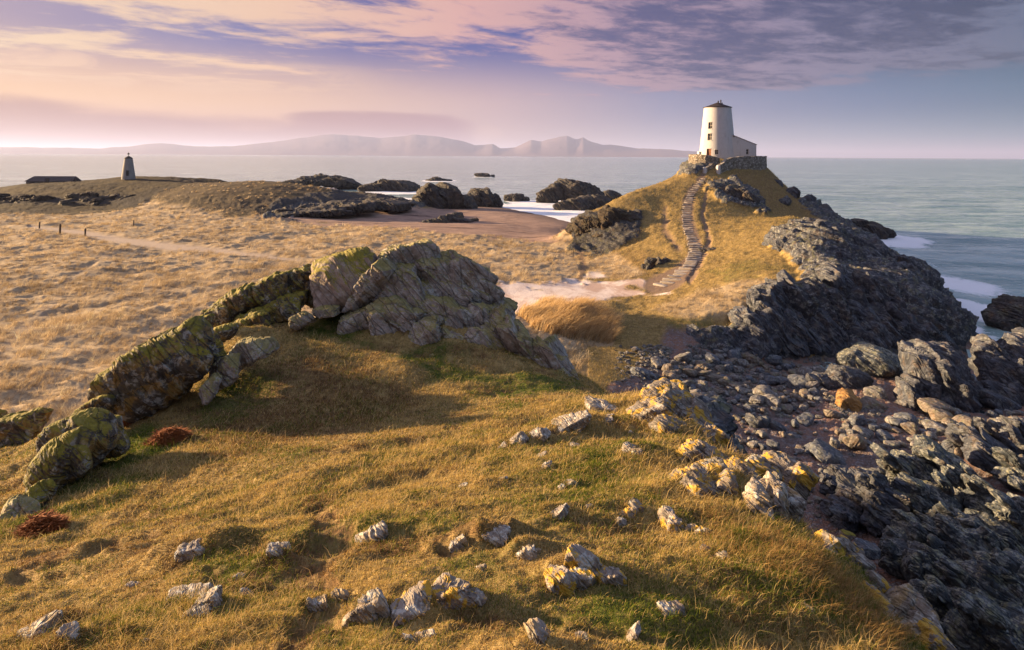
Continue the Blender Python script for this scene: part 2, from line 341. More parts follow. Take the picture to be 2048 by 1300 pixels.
def polymask(poly, soft=6.0, Dr=(0, 999), jit=0.0, jf=0.6):
    """soft mask of the ground inside a polygon; jit roughens the border by so many metres"""
    p = np.array(poly, float); out = np.zeros(U2.shape, np.float32); pad = soft + 30
    sel = np.where((U2 > p[:, 0].min() - pad) & (U2 < p[:, 0].max() + pad) & (V2 > p[:, 1].min() - pad) & (V2 < p[:, 1].max() + pad) & (D2 > Dr[0]) & (D2 < Dr[1]))
    if len(sel[0]) == 0: return out
    x, y = U2[sel], V2[sel]; dist = np.full(x.shape, 1e9, np.float32); ins = np.zeros(x.shape, bool)
    for (x0, y0), (x1, y1) in zip(p, np.roll(p, -1, 0)):
        ex, ey = x1 - x0, y1 - y0; t = np.clip(((x - x0) * ex + (y - y0) * ey) / (ex * ex + ey * ey + 1e-9), 0, 1)
        dist = np.minimum(dist, np.hypot(x - x0 - t * ex, y - y0 - t * ey))
        cr = ((y0 > y) != (y1 > y)); ins ^= cr & (x < ex * (y - y0) / (ey if abs(ey) > 1e-9 else 1e-9) + x0)
    sd = np.where(ins, dist, -dist)
    if jit: sd = sd + fbm(TX[sel] * jf, TY[sel] * jf, ZS[sel] * jf, 4) * jit * F / D2[sel]
    out[sel] = sstep(sd, -soft, soft); return out
def stroke(pts, wpx, soft=3.0, Dr=(0, 999), jit=0.0, jf=0.6):
    out = np.zeros(U2.shape, np.float32)
    pts = np.array(pts, float); ws = np.broadcast_to(wpx, len(pts)).astype(float)
    pad = ws.max() + soft + 20
    sel = np.where((U2 > pts[:, 0].min() - pad) & (U2 < pts[:, 0].max() + pad) & (V2 > pts[:, 1].min() - pad) & (V2 < pts[:, 1].max() + pad) & (D2 > Dr[0]) & (D2 < Dr[1]))
    if len(sel[0]) == 0: return out
    x, y = U2[sel], V2[sel]; sd = np.full(x.shape, -1e9, np.float32)
    for (x0, y0), (x1, y1), w0, w1 in zip(pts[:-1], pts[1:], ws[:-1], ws[1:]):
        ex, ey = x1 - x0, y1 - y0; t = np.clip(((x - x0) * ex + (y - y0) * ey) / (ex * ex + ey * ey + 1e-9), 0, 1)
        sd = np.maximum(sd, w0 + (w1 - w0) * t - np.hypot(x - x0 - t * ex, y - y0 - t * ey))
    if jit: sd = sd + fbm(TX[sel] * jf, TY[sel] * jf, ZS[sel] * jf, 4) * jit * F / D2[sel]
    out[sel] = sstep(sd, -soft, soft); return out

n_lo = fbm(TX * 0.12, TY * 0.12, ZS * 0.12, 3)
n_md = fbm(TX * 0.55, TY * 0.55, ZS * 0.55, 4)
# sand: the beach, the flat behind the knoll, the path
mk_beach = np.maximum(polymask([(500, 436), (620, 428), (740, 420), (830, 415), (990, 408), (1010, 405), (1150, 430), (1142, 498), (1050, 482), (900, 470), (760, 456), (620, 446)], 3, (110, 330), 0.6, .2),
                      ((ZS < 0.6) & (D2 > 105)).astype(np.float32))
mk_flat = polymask([(930, 575), (1000, 562), (1100, 556), (1200, 552), (1290, 566), (1330, 556), (1352, 562), (1330, 578), (1240, 592), (1180, 604), (1110, 612), (1060, 632), (1000, 660), (900, 640)], 8, (40, 95), 1.2, .4)
mk_path = np.maximum.reduce([
    stroke([(60, 452), (110, 458), (170, 466), (240, 480), (320, 490), (420, 500), (520, 510), (600, 520)], [3, 4, 6, 8, 7, 6, 5, 3], 4, (60, 150), .15),
    stroke([(0, 715), (60, 640), (110, 600), (140, 560), (230, 500)], [14, 9, 7, 5, 3], 8, (40, 140), .5) * .55,
    stroke([(1160, 505), (1168, 530), (1160, 556)], 6, 4, (70, 110), .2) * .8])
mk_steps = stroke([(1405, 352), (1398, 368), (1382, 384), (1376, 410), (1374, 440), (1384, 470), (1392, 500), (1388, 522), (1368, 545), (1330, 566), (1306, 572)], [7, 8, 9, 12, 13, 13, 15, 17, 20, 22, 18], 4, (68, 140), .15)
mk_trail = np.maximum.reduce([stroke([(1412, 385), (1404, 430), (1420, 480), (1400, 520), (1380, 560)], [3, 4, 5, 6, 7], 4, (68, 140), .2), stroke([(1330, 420), (1330, 460), (1350, 490), (1362, 500)], [5, 6, 5, 3], 6, (80, 130), .3) * .8])
mk_heath_shade = polymask([(-600, 335), (250, 338), (450, 344), (470, 358), (400, 366), (330, 380), (270, 416), (200, 427), (-600, 432)], 3, (145, 300), .5, .3)
mk_heath_shade = np.maximum(mk_heath_shade, .75 * polymask([(300, 378), (380, 362), (520, 354), (680, 362), (800, 385), (860, 404), (760, 414), (640, 408), (520, 426), (470, 432), (380, 414), (300, 404)], 5, (140, 240), 1.0, .15))
mk_heath_shade = np.maximum(mk_heath_shade, .7 * polymask([(1128, 505), (1146, 452), (1172, 428), (1240, 414), (1290, 425), (1284, 470), (1240, 502), (1180, 512)], 6, (88, 130), .5, .3))  # left foot of the headland: the cliff's shade is put into its colour
# bare rock
mk_cliff = np.maximum.reduce([
    polymask([(1540, 482), (1580, 464), (1650, 450), (1720, 464), (1800, 500), (1850, 540), (1860, 590), (1720, 562), (1640, 545), (1600, 530), (1570, 508)], 8, (67, 135), .7, .3),
    polymask([(1575, 566), (1650, 540), (1740, 548), (1840, 560), (1930, 650), (1930, 720), (1700, 730), (1480, 720), (1390, 676), (1450, 662), (1480, 632), (1520, 604)], 8, (50, 100), .6, .3),
    polymask([(1130, 502), (1146, 456), (1170, 430), (1240, 418), (1285, 425), (1280, 470), (1240, 500), (1180, 508)], 6, (90, 128), .6, .3),
    polymask([(1405, 362), (1470, 362), (1520, 395), (1530, 425), (1480, 415), (1430, 395)], 5, (100, 135), .8, .4),
    polymask([(1355, 350), (1380, 318), (1425, 318), (1410, 345), (1380, 350)], 4, (128, 142), .4, .5),
    polymask([(1604, 398), (1650, 428), (1710, 470), (1660, 474), (1620, 436)], 6, (105, 150), 1.2, .3),
    polymask([(520, 440), (560, 400), (640, 385), (760, 385), (840, 400), (860, 420), (740, 420), (640, 436)], 4, (140, 240), 1.2, .2)])
mk_cove = np.clip(polymask([(1240, 770), (1260, 735), (1310, 700), (1340, 660), (1400, 668), (1480, 690), (1700, 700), (1900, 640), (2300, 560), (2600, 1500), (1700, 1500), (1560, 1000), (1420, 880), (1360, 800), (1300, 790)], 8, (18.5, 75), .8, .3) * (ZS < 4.6), 0, 1)
mk_steep = sstep(STEEP + n_md * .22, 1.15, 1.6) * (D2 < 60) * (A2 > .16) * sstep(D2, 9, 13) + sstep(STEEP + n_md * .3, .9, 1.3) * (D2 >= 130) * (U2 < 520)
mk_head = mk_heath_shade * sstep(V2, 388, 398) * .6
mk_rock = np.clip(np.maximum.reduce([mk_cliff, mk_steep * (1 - mk_beach), mk_head * .9 * sstep(ZS, 2.6, 4.0)]), 0, 1)
mk_rock *= (1 - mk_steps) * (1 - mk_flat) * (1 - mk_beach * (ZS < 3))
mk_beach *= 1 - sstep(ZS, 3.0, 3.8)
under = (ZS < 0.3).astype(np.float32)
# dune grass
mk_mar = ((D2 > 30) & (D2 < 200) & (U2 < 1175)).astype(np.float32) * sstep(ZS, 2.2, 2.8)
mk_mar = np.maximum.reduce([mk_mar, polymask([(1035, 625), (1090, 600), (1180, 612), (1240, 650), (1225, 690), (1140, 690), (1050, 660)], 5, (44, 72)), polymask([(1400, 585), (1480, 560), (1560, 560), (1520, 600), (1450, 640), (1380, 640), (1300, 620)], 8, (52, 80)) * .8,
                            polymask([(1150, 500), (1230, 505), (1290, 545), (1260, 560), (1160, 545)], 6, (75, 110)) * .8])
clear = (1 - mk_beach) * (1 - mk_flat) * (1 - np.clip(mk_path * 1.3, 0, 1)) * (1 - mk_steps) * (1 - mk_rock) * (1 - mk_cove) * (ZS > 1.2) * (1 - np.clip(mk_trail * 1.2, 0, 1))
mk_mar *= clear * (1 - mk_heath_shade ** 2)
# turf that is still green
mk_green = np.clip(np.maximum.reduce([
    polymask([(590, 640), (700, 612), (760, 600), (700, 660), (760, 690), (880, 700), (960, 740), (1150, 780), (1000, 790), (860, 760), (720, 700), (600, 690)], 14, (16, 28), .5),
    polymask([(200, 900), (300, 850), (330, 890), (240, 950)], 14, (10, 20), .3),
    polymask([(380, 830), (420, 760), (520, 740), (560, 790), (450, 850)], 26, (10, 24), .5) * .7,
    polymask([(1050, 1300), (1000, 1200), (1200, 1150), (1400, 1180), (1500, 1300)], 60, (2, 8), .3) * .95,
    polymask([(880, 1120), (960, 1090), (1060, 1110), (1000, 1160), (900, 1160)], 26, (2, 12), .3) * .8,
    polymask([(300, 1110), (420, 1090), (560, 1110), (560, 1160), (380, 1150)], 26, (2, 12), .3) * .7,
    polymask([(1060, 940), (1200, 900), (1280, 960), (1150, 1000)], 30, (2, 14), .3) * .8,
    polymask([(1420, 540), (1500, 520), (1570, 535), (1500, 552), (1430, 556)], 6, (65, 95), .6) * .6,
    polymask([(1340, 640), (1420, 630), (1400, 690), (1350, 700)], 6, (48, 66), .6) * .7,
    polymask([(1050, 660), (1140, 670), (1160, 700), (1080, 690)], 6, (45, 66), .5) * .7]), 0, 1)
mk_green = np.clip(mk_green + sstep(n_md + n_lo * .6, .1, 1.0) * .8 * (D2 < 26), 0, 1) * clear
ter_c = fbm(TX * .9 + 5, TY * 1.5, ZS * 0, 4, .6)
mk_bare = np.clip(stroke([(640, 1015), (655, 1080), (640, 1120), (560, 1140), (480, 1160), (420, 1150)], [16, 24, 20, 14, 10, 6], 14, (2, 14), .2, 1.6) + stroke([(40, 1140), (150, 1098), (240, 1060), (330, 1012)], [6, 9, 8, 4], 8, (5, 16), .2, 1.6) + stroke([(540, 1300), (590, 1260), (640, 1225), (690, 1228)], [22, 16, 10, 6], 12, (2, 9), .12, 2.0) + stroke([(700, 880), (620, 800), (600, 740)], [14, 22, 14], 22, (9, 24), .5, 1.2) * .6 + stroke([(880, 1100), (960, 1085), (1010, 1075)], [6, 8, 4], 6, (3, 12), .1, 2) + sstep(fbm(TX * 1.5 + 3, TY * 2.2, ZS * 0, 4, .6), .75, 1.15) * (D2 < 20) * .8, 0, 1) * clear
mk_brown = np.clip(mk_bare * 1.3 + mk_heath_shade * (U2 < 1000) + .8 * polymask([(1455, 345), (1530, 330), (1610, 395), (1670, 440), (1600, 446), (1540, 420), (1500, 385)], 8, (110, 160), .8, .3) + .6 * polymask([(1180, 500), (1270, 490), (1320, 520), (1300, 556), (1220, 556), (1180, 530)], 10, (70, 110), .8, .3) + stroke([(640, 1010), (650, 1080), (640, 1120), (560, 1140), (480, 1160), (420, 1150)], [24, 30, 26, 20, 16, 10], 22, (2, 14), .15, 1.2) + stroke([(0, 1160), (150, 1090), (250, 1050), (330, 1010)], [10, 14, 12, 6], 14, (5, 16), .15, 1.2) + stroke([(560, 1300), (640, 1250), (690, 1230)], [30, 20, 10], 20, (2, 9), .1, 1.5) + polymask([(540, 700), (640, 680), (760, 740), (850, 800), (750, 870), (560, 900), (420, 930), (380, 880), (520, 800)], 40, (9, 24), .6) + sstep(ter_c, .25, .85) * .8 * (D2 < 24), 0, 1) * clear

# relief: hummocks of turf, dune swells, broken rock
hgt = np.zeros_like(ZS)
near = (D2 < 40).astype(np.float32)
rot_x, rot_y = TX * .85 + TY * .52, TY * .85 - TX * .52           # little terraces run slantwise over the slope
ter = fbm(rot_x * .55, rot_y * 1.5, ZS * 0, 4, .55)
hollow = polymask([(420, 760), (560, 690), (760, 690), (1000, 770), (1150, 780), (1050, 830), (800, 880), (560, 920), (300, 960)], 60, (9, 24))
hgt += near * (1 - .75 * hollow) * (n_md * 0.085 * np.clip(D2 / 9, .5, 1.0) + ter * .075 + fbm(TX * 2.6, TY * 2.6, ZS * 2.6, 4, .6) * .040 + fbm(TX * 9, TY * 9, ZS * 9, 2) * .010) * (1 - mk_cove)
for (bu, bv, bw, bh, bt) in [(400, 1100, 110, .34, .15), (560, 1108, 70, .2, .15), (950, 1085, 90, .30, .3), (1020, 1075, 60, .2, .3), (1050, 1110, 60, .2, .5), (880, 1200, 110, .22, .3), (730, 1215, 60, .2, .3), (1165, 1150, 90, .22, .2), (400, 1210, 70, .14, .2), (100, 1260, 90, .2, .3), (760, 1070, 60, .16, .3), (1140, 845, 120, .3, .6), (1050, 880, 90, .25, .6), (1110, 1030, 60, .12, .6), (1260, 905, 60, .15, 0), (1390, 965, 90, .25, 0), (1330, 820, 110, .3, .2), (1130, 970, 70, .16, .6)]:
    dst = np.hypot(U2 - bu, (V2 - bv) * 1.6); i_ = np.argmin(np.where((D2 > 3) & (D2 < 22), dst, 1e9)); bx, by, bD = TX.ravel()[i_], TY.ravel()[i_], D2.ravel()[i_]
    ex, ey = TX - bx, TY - by; ca, sa = math.cos(bt), math.sin(bt); e1 = (ex * ca + ey * sa) / (bw * bD / F); e2 = (ey * ca - ex * sa) / (bw * bD / F * .55)
    rr_ = np.sqrt(e1 ** 2 + e2 ** 2) + n_md * .12
    hgt += near * bh * .6 * sstep(rr_, 1.3, .1)
hgt += mk_mar * (fbm(TX * .16, TY * .16, ZS * 0, 3) * .32 + fbm(TX * .8, TY * .8, ZS * 0, 3) * .14) * (D2 > 30)
hgt += (D2 > 55) * (1 - mk_mar) * clear * (n_md * .16 + fbm(TX * 1.7, TY * 1.7, ZS * 1.7, 3) * .05)
hgt += mk_cove * (n_md * .12 + fbm(TX * 1.6, TY * 1.6, ZS, 4, .6) * .10) * (1 - under * .5)
hgt += mk_flat * n_lo * .12 + (1 - clear) * mk_steps * -.05 - mk_trail * .22 - mk_path * .1
hgt += mk_beach * fbm(TX * .3, TY * .3, ZS, 3) * .05
rk = np.where(mk_rock > .02)
rx_, ry_, rz_ = TX[rk], TY[rk], ZS[rk]
SN = np.array([0.72, 0.30, 0.62]); SN /= np.linalg.norm(SN)       # the beds dip steeply to the right
def strata(x, y, z, f=1.0):
    """broken, tilted beds: value about -1..1"""
    s = (x * SN[0] + y * SN[1] + z * SN[2]) * f
    wv = fbm(x * .35 * f, y * .35 * f, z * .35 * f, 2) * 1.1
    q = s * 1.35 + wv
    return (fbm(q, x * .22 * f, z * .22 * f - y * .2 * f, 4, .58, True) - .35)
amp = np.where(D2[rk] > 60, 1.0, .75).astype(np.float32)
SB = (rx_ * .83 + ry_ * .35 + rz_ * .45)                               # ribs that run down the faces
ribs = fbm(SB * .30 + fbm(rx_ * .07, ry_ * .07, rz_ * .07, 2) * .9, ry_ * .05, rz_ * .06, 3, .55, True) - .25
rd = ribs * 1.35 * sstep(D2[rk], 40, 52) * mk_rock[rk] * amp + (fbm(rx_ * .28, ry_ * .28, rz_ * .28, 4, .5) * .8 + strata(rx_, ry_, rz_, .8) * .55 + fbm(rx_ * 1.3, ry_ * 1.3, rz_ * 1.3, 4, .6, True) * .16) * mk_rock[rk] * amp
hgt[rk] += rd * .62 * sstep(D2[rk], 9, 18) * (1 - .75 * mk_heath_shade[rk])
hgt -= mk_bare * .07 * near
ZT = ZS + hgt
PX, PY, PZ = TX.copy(), TY.copy(), ZT.copy()
# the rock also juts sideways, so cliffs are not smooth sheets
gx, gy = sx[rk], sy[rk]; gl_ = np.sqrt(gx * gx + gy * gy) + 1e-3; k = np.clip(gl_, 0, 1.4) / gl_
side = sstep(D2[rk], 9, 18) * (rd * .75 + strata(rx_ + 5, ry_, rz_ * 1.5, 1.7) * .22 * mk_rock[rk])
PX[rk] -= gx * k * side; PY[rk] -= gy * k * side
def ground(x, y):
    """height of the finished ground"""
    x = np.asarray(x, float); y = np.asarray(y, float)
    return bilT(ZT, x / y, np.log(y))
def bilT(G, a, l):
    i = np.clip(np.interp(a, TA, np.arange(len(TA))), 0, len(TA) - 1.001); j = np.clip(np.interp(l, TL, np.arange(len(TL))), 0, len(TL) - 1.001)
    i0 = i.astype(int); j0 = j.astype(int); fi = i - i0; fj = j - j0
    return (G[j0, i0] * (1 - fi) + G[j0, i0 + 1] * fi) * (1 - fj) + (G[j0 + 1, i0] * (1 - fi) + G[j0 + 1, i0 + 1] * fi) * fj
def hit(u, v, D0=2.0, D1=320.0):
    """where a line of sight first meets the ground between two distances"""
    a, b = ray(u, v); l = np.linspace(math.log(D0), math.log(D1), 1600); D = np.exp(l)
    g = bilT(ZT, np.full_like(l, a), l); zz = CZ + b * D
    k = np.where(zz <= g)[0]; i = k[0] if len(k) else int(np.argmin(zz - g))
    return np.array([a * D[i], D[i], g[i]])
# rock pools: level the ground under each and keep where it lies
POOLS = []
for (pu, pv, pr, q, Da, Db) in [(1956, 716, 20, .6, 30, 80), (1958, 762, 18, .6, 30, 80), (1938, 812, 12, .8, 30, 80), (1402, 717, 17, .45, 40, 70), (1958, 972, 20, .5, 20, 45), (1888, 1008, 11, .6, 20, 45), (2030, 1170, 14, .5, 16, 40)]:
    pp = hit(pu, pv, Da, Db); r = pr * pp[1] / F * 1.1; ry_p = r * q * 3.0
    dd_ = np.hypot((PX - pp[0]) / r, (PY - pp[1]) / ry_p); w__ = sstep(dd_ + n_md * .15, 1.5, .9); zp = float(pp[2])
    PZ = (PZ * (1 - w__) + (zp - .18) * w__).astype(np.float32); ZT = (ZT * (1 - w__) + (zp - .18) * w__).astype(np.float32); POOLS.append((pp[0], pp[1], zp - .02, r * 1.35, ry_p * 1.35))
nT = PX.size
MA = np.stack([mk_rock, np.maximum(mk_beach, 0), mk_flat], -1).reshape(-1, 3)
MB = np.stack([mk_mar, mk_green, mk_brown], -1).reshape(-1, 3)
MC = np.stack([np.clip(np.maximum(mk_path, mk_trail), 0, 1), mk_cove, mk_steps], -1).reshape(-1, 3)
MD = np.stack([mk_heath_shade, mk_heath_shade * 0, mk_heath_shade * 0], -1).reshape(-1, 3)
terr = mesh_np('terrain', np.stack([PX, PY, PZ], -1).reshape(-1, 3), [grid_faces(len(TL), len(TA))], {'ma': MA, 'mb': MB, 'mc': MC, 'md': MD})
# ---------------------------------------------------------------- materials of the land
BED_ROT = tuple(Vector((0.72, 0.30, 0.62)).rotation_difference(Vector((0, 0, 1))).to_euler())
def rock_color(t, pos, base=((0.045, 0.05, 0.06), (0.15, 0.155, 0.17)), lichen=0.5, yellow=0.0, moss=0.0, white=0.5, warm=0.3, scale=1.0, rot=BED_ROT, barn=0.0, nz=None):
    """colour and height of bedded rock: beds, cracks, pale lichen, yellow lichen, moss on the level tops"""
    bed = t.mapv(t.mapv(pos, rot), (0, 0, 0), (0.9 * scale, 0.9 * scale, 4.0 * scale))
    n1 = t.noise(bed, 1.1, 6, 0.62, 0.6); n2 = t.noise(pos, 2.3 * scale, 5, 0.6); n3 = t.noise(pos, 9.0 * scale, 4, 0.6)
    crack = t.voro(bed, 0.9, 'DISTANCE_TO_EDGE')
    c = t.ramp(t.m('ADD', t.m('MULTIPLY', n1, 0.65), t.m('MULTIPLY', n3, 0.35)), [(0.32, base[0]), (0.5, tuple((a + b) / 2 for a, b in zip(*base))), (0.7, base[1])])
    c = t.mix(t.ss(n2, 0.5, 0.72, 0.0, warm), c, (0.17, 0.105, 0.055, 1))
    lw = t.ss(t.m('ADD', t.noise(pos, 3.3 * scale, 6, 0.68, 0.4), t.m('MULTIPLY', n3, 0.16)), 0.60, 0.68)
    c = t.mix(t.m('MULTIPLY', lw, white), c, (0.42, 0.43, 0.41, 1))
    lo = t.ss(t.noise(pos, 1.6 * scale, 6, 0.66, 0.3), 0.50, 0.64)
    up = t.ss(nz, 0.15, 0.75)
    c = t.mix(t.m('MULTIPLY', t.m('MULTIPLY', lo, t.m('ADD', t.m('MULTIPLY', up, 0.7), 0.3)), lichen), c, (0.17, 0.165, 0.085, 1))
    if yellow:
        ly = t.ss(t.m('ADD', t.noise(t.vm('ADD', pos, (7.7, 3.1, 1.9)), 2.1 * scale, 6, 0.66, 0.3), t.m('MULTIPLY', n3, 0.12)), 0.575, 0.62)
        c = t.mix(t.m('MULTIPLY', ly, yellow), c, t.mix(n3, (0.36, 0.20, 0.012, 1), (0.52, 0.33, 0.02, 1)))
    if moss:
        lm = t.ss(t.m('ADD', t.m('MULTIPLY', t.noise(pos, 1.2 * scale, 5, 0.62), 0.9), t.m('MULTIPLY', nz, 0.42)), 0.60, 0.74)
        c = t.mix(t.m('MULTIPLY', lm, moss), c, t.mix(n3, (0.05, 0.046, 0.006, 1), (0.30, 0.25, 0.016, 1)))
    if barn:
        bs = t.m('MULTIPLY', t.ss(t.m('ADD', t.noise(pos, 0.9, 5, 0.62), t.m('MULTIPLY', nz, 0.22)), 0.56, 0.72), t.ss(t.voro(pos, 9.0), 0.55, 0.25))
        c = t.mix(t.m('MULTIPLY', bs, barn), c, (0.25, 0.245, 0.165, 1))
    ck = t.ss(crack, 0.0, 0.05)
    c = t.mix(t.m('MULTIPLY', t.m('SUBTRACT', 1.0, ck), 0.45), c, (0.02, 0.018, 0.016, 1))
    h = t.m('ADD', t.m('ADD', t.m('MULTIPLY', n1, 1.0), t.m('MULTIPLY', n3, 0.35)), t.m('MULTIPLY', ck, 0.25))
    return c, h, n3

def rock_material(name, bump=0.9, dist=0.12, objspace=False, rough=0.82, **kw):
    m, t, out = material(name)
    g = t.new('ShaderNodeNewGeometry')
    pos = t.new('ShaderNodeTexCoord').outputs['Object'] if objspace else g.outputs['Position']
    nz = t.sep(g.outputs['Normal'])[2]
    c, h, n3 = rock_color(t, pos, nz=nz, **kw)
    principled(t, out, c, rough, t.bump(h, bump, dist)); return m

M = {}
# ground
m, t, out = material('ground'); M['ground'] = m
g = t.new('ShaderNodeNewGeometry'); pos = g.outputs['Position']; pz = t.sep(pos)[2]; nz = t.sep(g.outputs['Normal'])[2]; py_ = t.sep(pos)[1]
A = t.new('ShaderNodeSeparateColor'); t.put(A.inputs[0], t.attr('ma')); B = t.new('ShaderNodeSeparateColor'); t.put(B.inputs[0], t.attr('mb'))
C = t.new('ShaderNodeSeparateColor'); t.put(C.inputs[0], t.attr('mc'))
nf = t.noise(pos, 22.0, 5, 0.65); nm = t.noise(pos, 2.6, 6, 0.62, 0.4); nl = t.noise(pos, 0.35, 5, 0.55)
fl = t.mapv(pos, (0, 0, 0.5), (1.0, 0.35, 1.0)); ns = t.noise(fl, 9.0, 6, 0.65, 0.8)
turf = t.ramp(t.m('ADD', t.m('MULTIPLY', nm, 0.5), t.m('MULTIPLY', ns, 0.5)), [(0.30, (0.06, 0.040, 0.015)), (0.46, (0.185, 0.128, 0.046)), (0.58, (0.30, 0.215, 0.082)), (0.72, (0.42, 0.31, 0.135))])
green = t.ramp(nf, [(0.3, (0.018, 0.030, 0.004)), (0.55, (0.060, 0.082, 0.012)), (0.75, (0.15, 0.165, 0.025))])
brown = t.ramp(ns, [(0.3, (0.05, 0.028, 0.012)), (0.55, (0.15, 0.085, 0.034)), (0.75, (0.24, 0.15, 0.06))])
c = t.mix(t.m('MULTIPLY', B.outputs[1], t.ss(nm, 0.30, 0.58)), turf, green)
c = t.mix(t.m('MULTIPLY', B.outputs[2], t.ss(nm, 0.62, 0.36, 0.35, 0.95)), c, brown)
MDs = t.sep(t.attr('md'))
mar = t.ramp(t.m('ADD', t.m('MULTIPLY', nl, 0.45), t.m('MULTIPLY', ns, 0.55)), [(0.32, (0.13, 0.092, 0.05)), (0.5, (0.33, 0.245, 0.145)), (0.68, (0.50, 0.40, 0.26))])
c = t.mix(B.outputs[0], c, mar)
c = t.mix(MDs[0], c, t.mix(t.ss(t.noise(pos, 0.11, 6, 0.66, 0.6), 0.42, 0.60), t.mix(nm, (0.006, 0.005, 0.004, 1), (0.018, 0.012, 0.007, 1)), t.mix(nm, (0.022, 0.017, 0.006, 1), (0.065, 0.045, 0.017, 1))))
beach = t.mix(t.ss(nl, 0.35, 0.65), (0.235, 0.155, 0.118, 1), (0.315, 0.215, 0.165, 1))
beach = t.mix(t.ss(pz, 1.1, 0.1), beach, (0.15, 0.105, 0.088, 1))
wr = t.noise(t.mapv(pos, (0, 0, 0.25), (0.022, 0.13, 0.0)), 1.6, 7, 0.74, 0.8)
wrack = t.m('MULTIPLY', t.ss(wr, 0.53, 0.60), t.m('MULTIPLY', t.ss(pz, 1.0, 1.6), t.ss(pz, 3.2, 2.4)))
beach = t.mix(t.m('MULTIPLY', wrack, 0.85), beach, (0.055, 0.028, 0.024, 1))
c = t.mix(A.outputs[1], c, beach)
flat = t.mix(t.ss(t.noise(t.mapv(pos, (0, 0, 0.5), (0.35, 0.16, 1)), 1.0, 6, 0.62, 0.8), 0.38, 0.60), (0.42, 0.31, 0.26, 1), (0.68, 0.60, 0.55, 1))
flat = t.mix(t.ss(nf, 0.35, 0.7, 0.0, 0.35), flat, (0.30, 0.21, 0.17, 1))
c = t.mix(A.outputs[2], c, flat)
peb = t.voro(pos, 6.5, 'F1', 1); pe = t.voro(pos, 6.5, 'DISTANCE_TO_EDGE'); pebs = t.sep(peb)[0]
cove = t.mix(t.ss(nl, 0.42, 0.62), (0.26, 0.15, 0.11, 1), (0.15, 0.11, 0.10, 1))
cove = t.mix(t.m('MULTIPLY', t.ss(pebs, 0.35, 0.8), t.ss(nm, 0.35, 0.6)), cove, (0.22, 0.20, 0.205, 1))
cove = t.mix(t.ss(pe, 0.08, 0.0, 0.0, 0.6), cove, (0.025, 0.02, 0.02, 1))
c = t.mix(C.outputs[1], c, cove)
dirt = t.mix(t.ss(t.sep(pos)[0], 8.0, 2.0), t.mix(nm, (0.13, 0.08, 0.05, 1), (0.26, 0.18, 0.12, 1)), t.mix(nm, (0.28, 0.22, 0.17, 1), (0.44, 0.36, 0.29, 1)))
c = t.mix(C.outputs[0], c, dirt)
c = t.mix(C.outputs[2], c, t.mix(nm, (0.10, 0.065, 0.045, 1), (0.22, 0.155, 0.11, 1)))
rc, rh, _ = rock_color(t, pos, base=((0.016, 0.018, 0.024), (0.095, 0.102, 0.122)), lichen=0.6, white=0.35, warm=0.4, nz=nz, scale=0.8)
rc = t.mix(MDs[0], rc, t.mix(0.8, rc, (0.010, 0.007, 0.006, 1)))
rc = t.mix(t.ss(pz, 1.3, 0.2, 0.0, 0.6), rc, (0.02, 0.02, 0.022, 1))
rkm = t.ss(t.m('ADD', A.outputs[0], t.m('MULTIPLY', t.m('SUBTRACT', nm, 0.5), 0.5)), 0.32, 0.62)
c = t.mix(rkm, c, rc)
hh = t.m('ADD', t.m('MULTIPLY', ns, t.m('SUBTRACT', 1.0, rkm)), t.m('MULTIPLY', rh, t.m('MULTIPLY', rkm, 2.2)))
hh = t.m('ADD', hh, t.m('MULTIPLY', t.m('MULTIPLY', C.outputs[1], t.ss(pe, 0, 0.16)), 0.8))
principled(t, out, c, 0.92, t.bump(hh, 0.8, 0.09), 0.2)
link('terrain', terr, m, kind='structure')

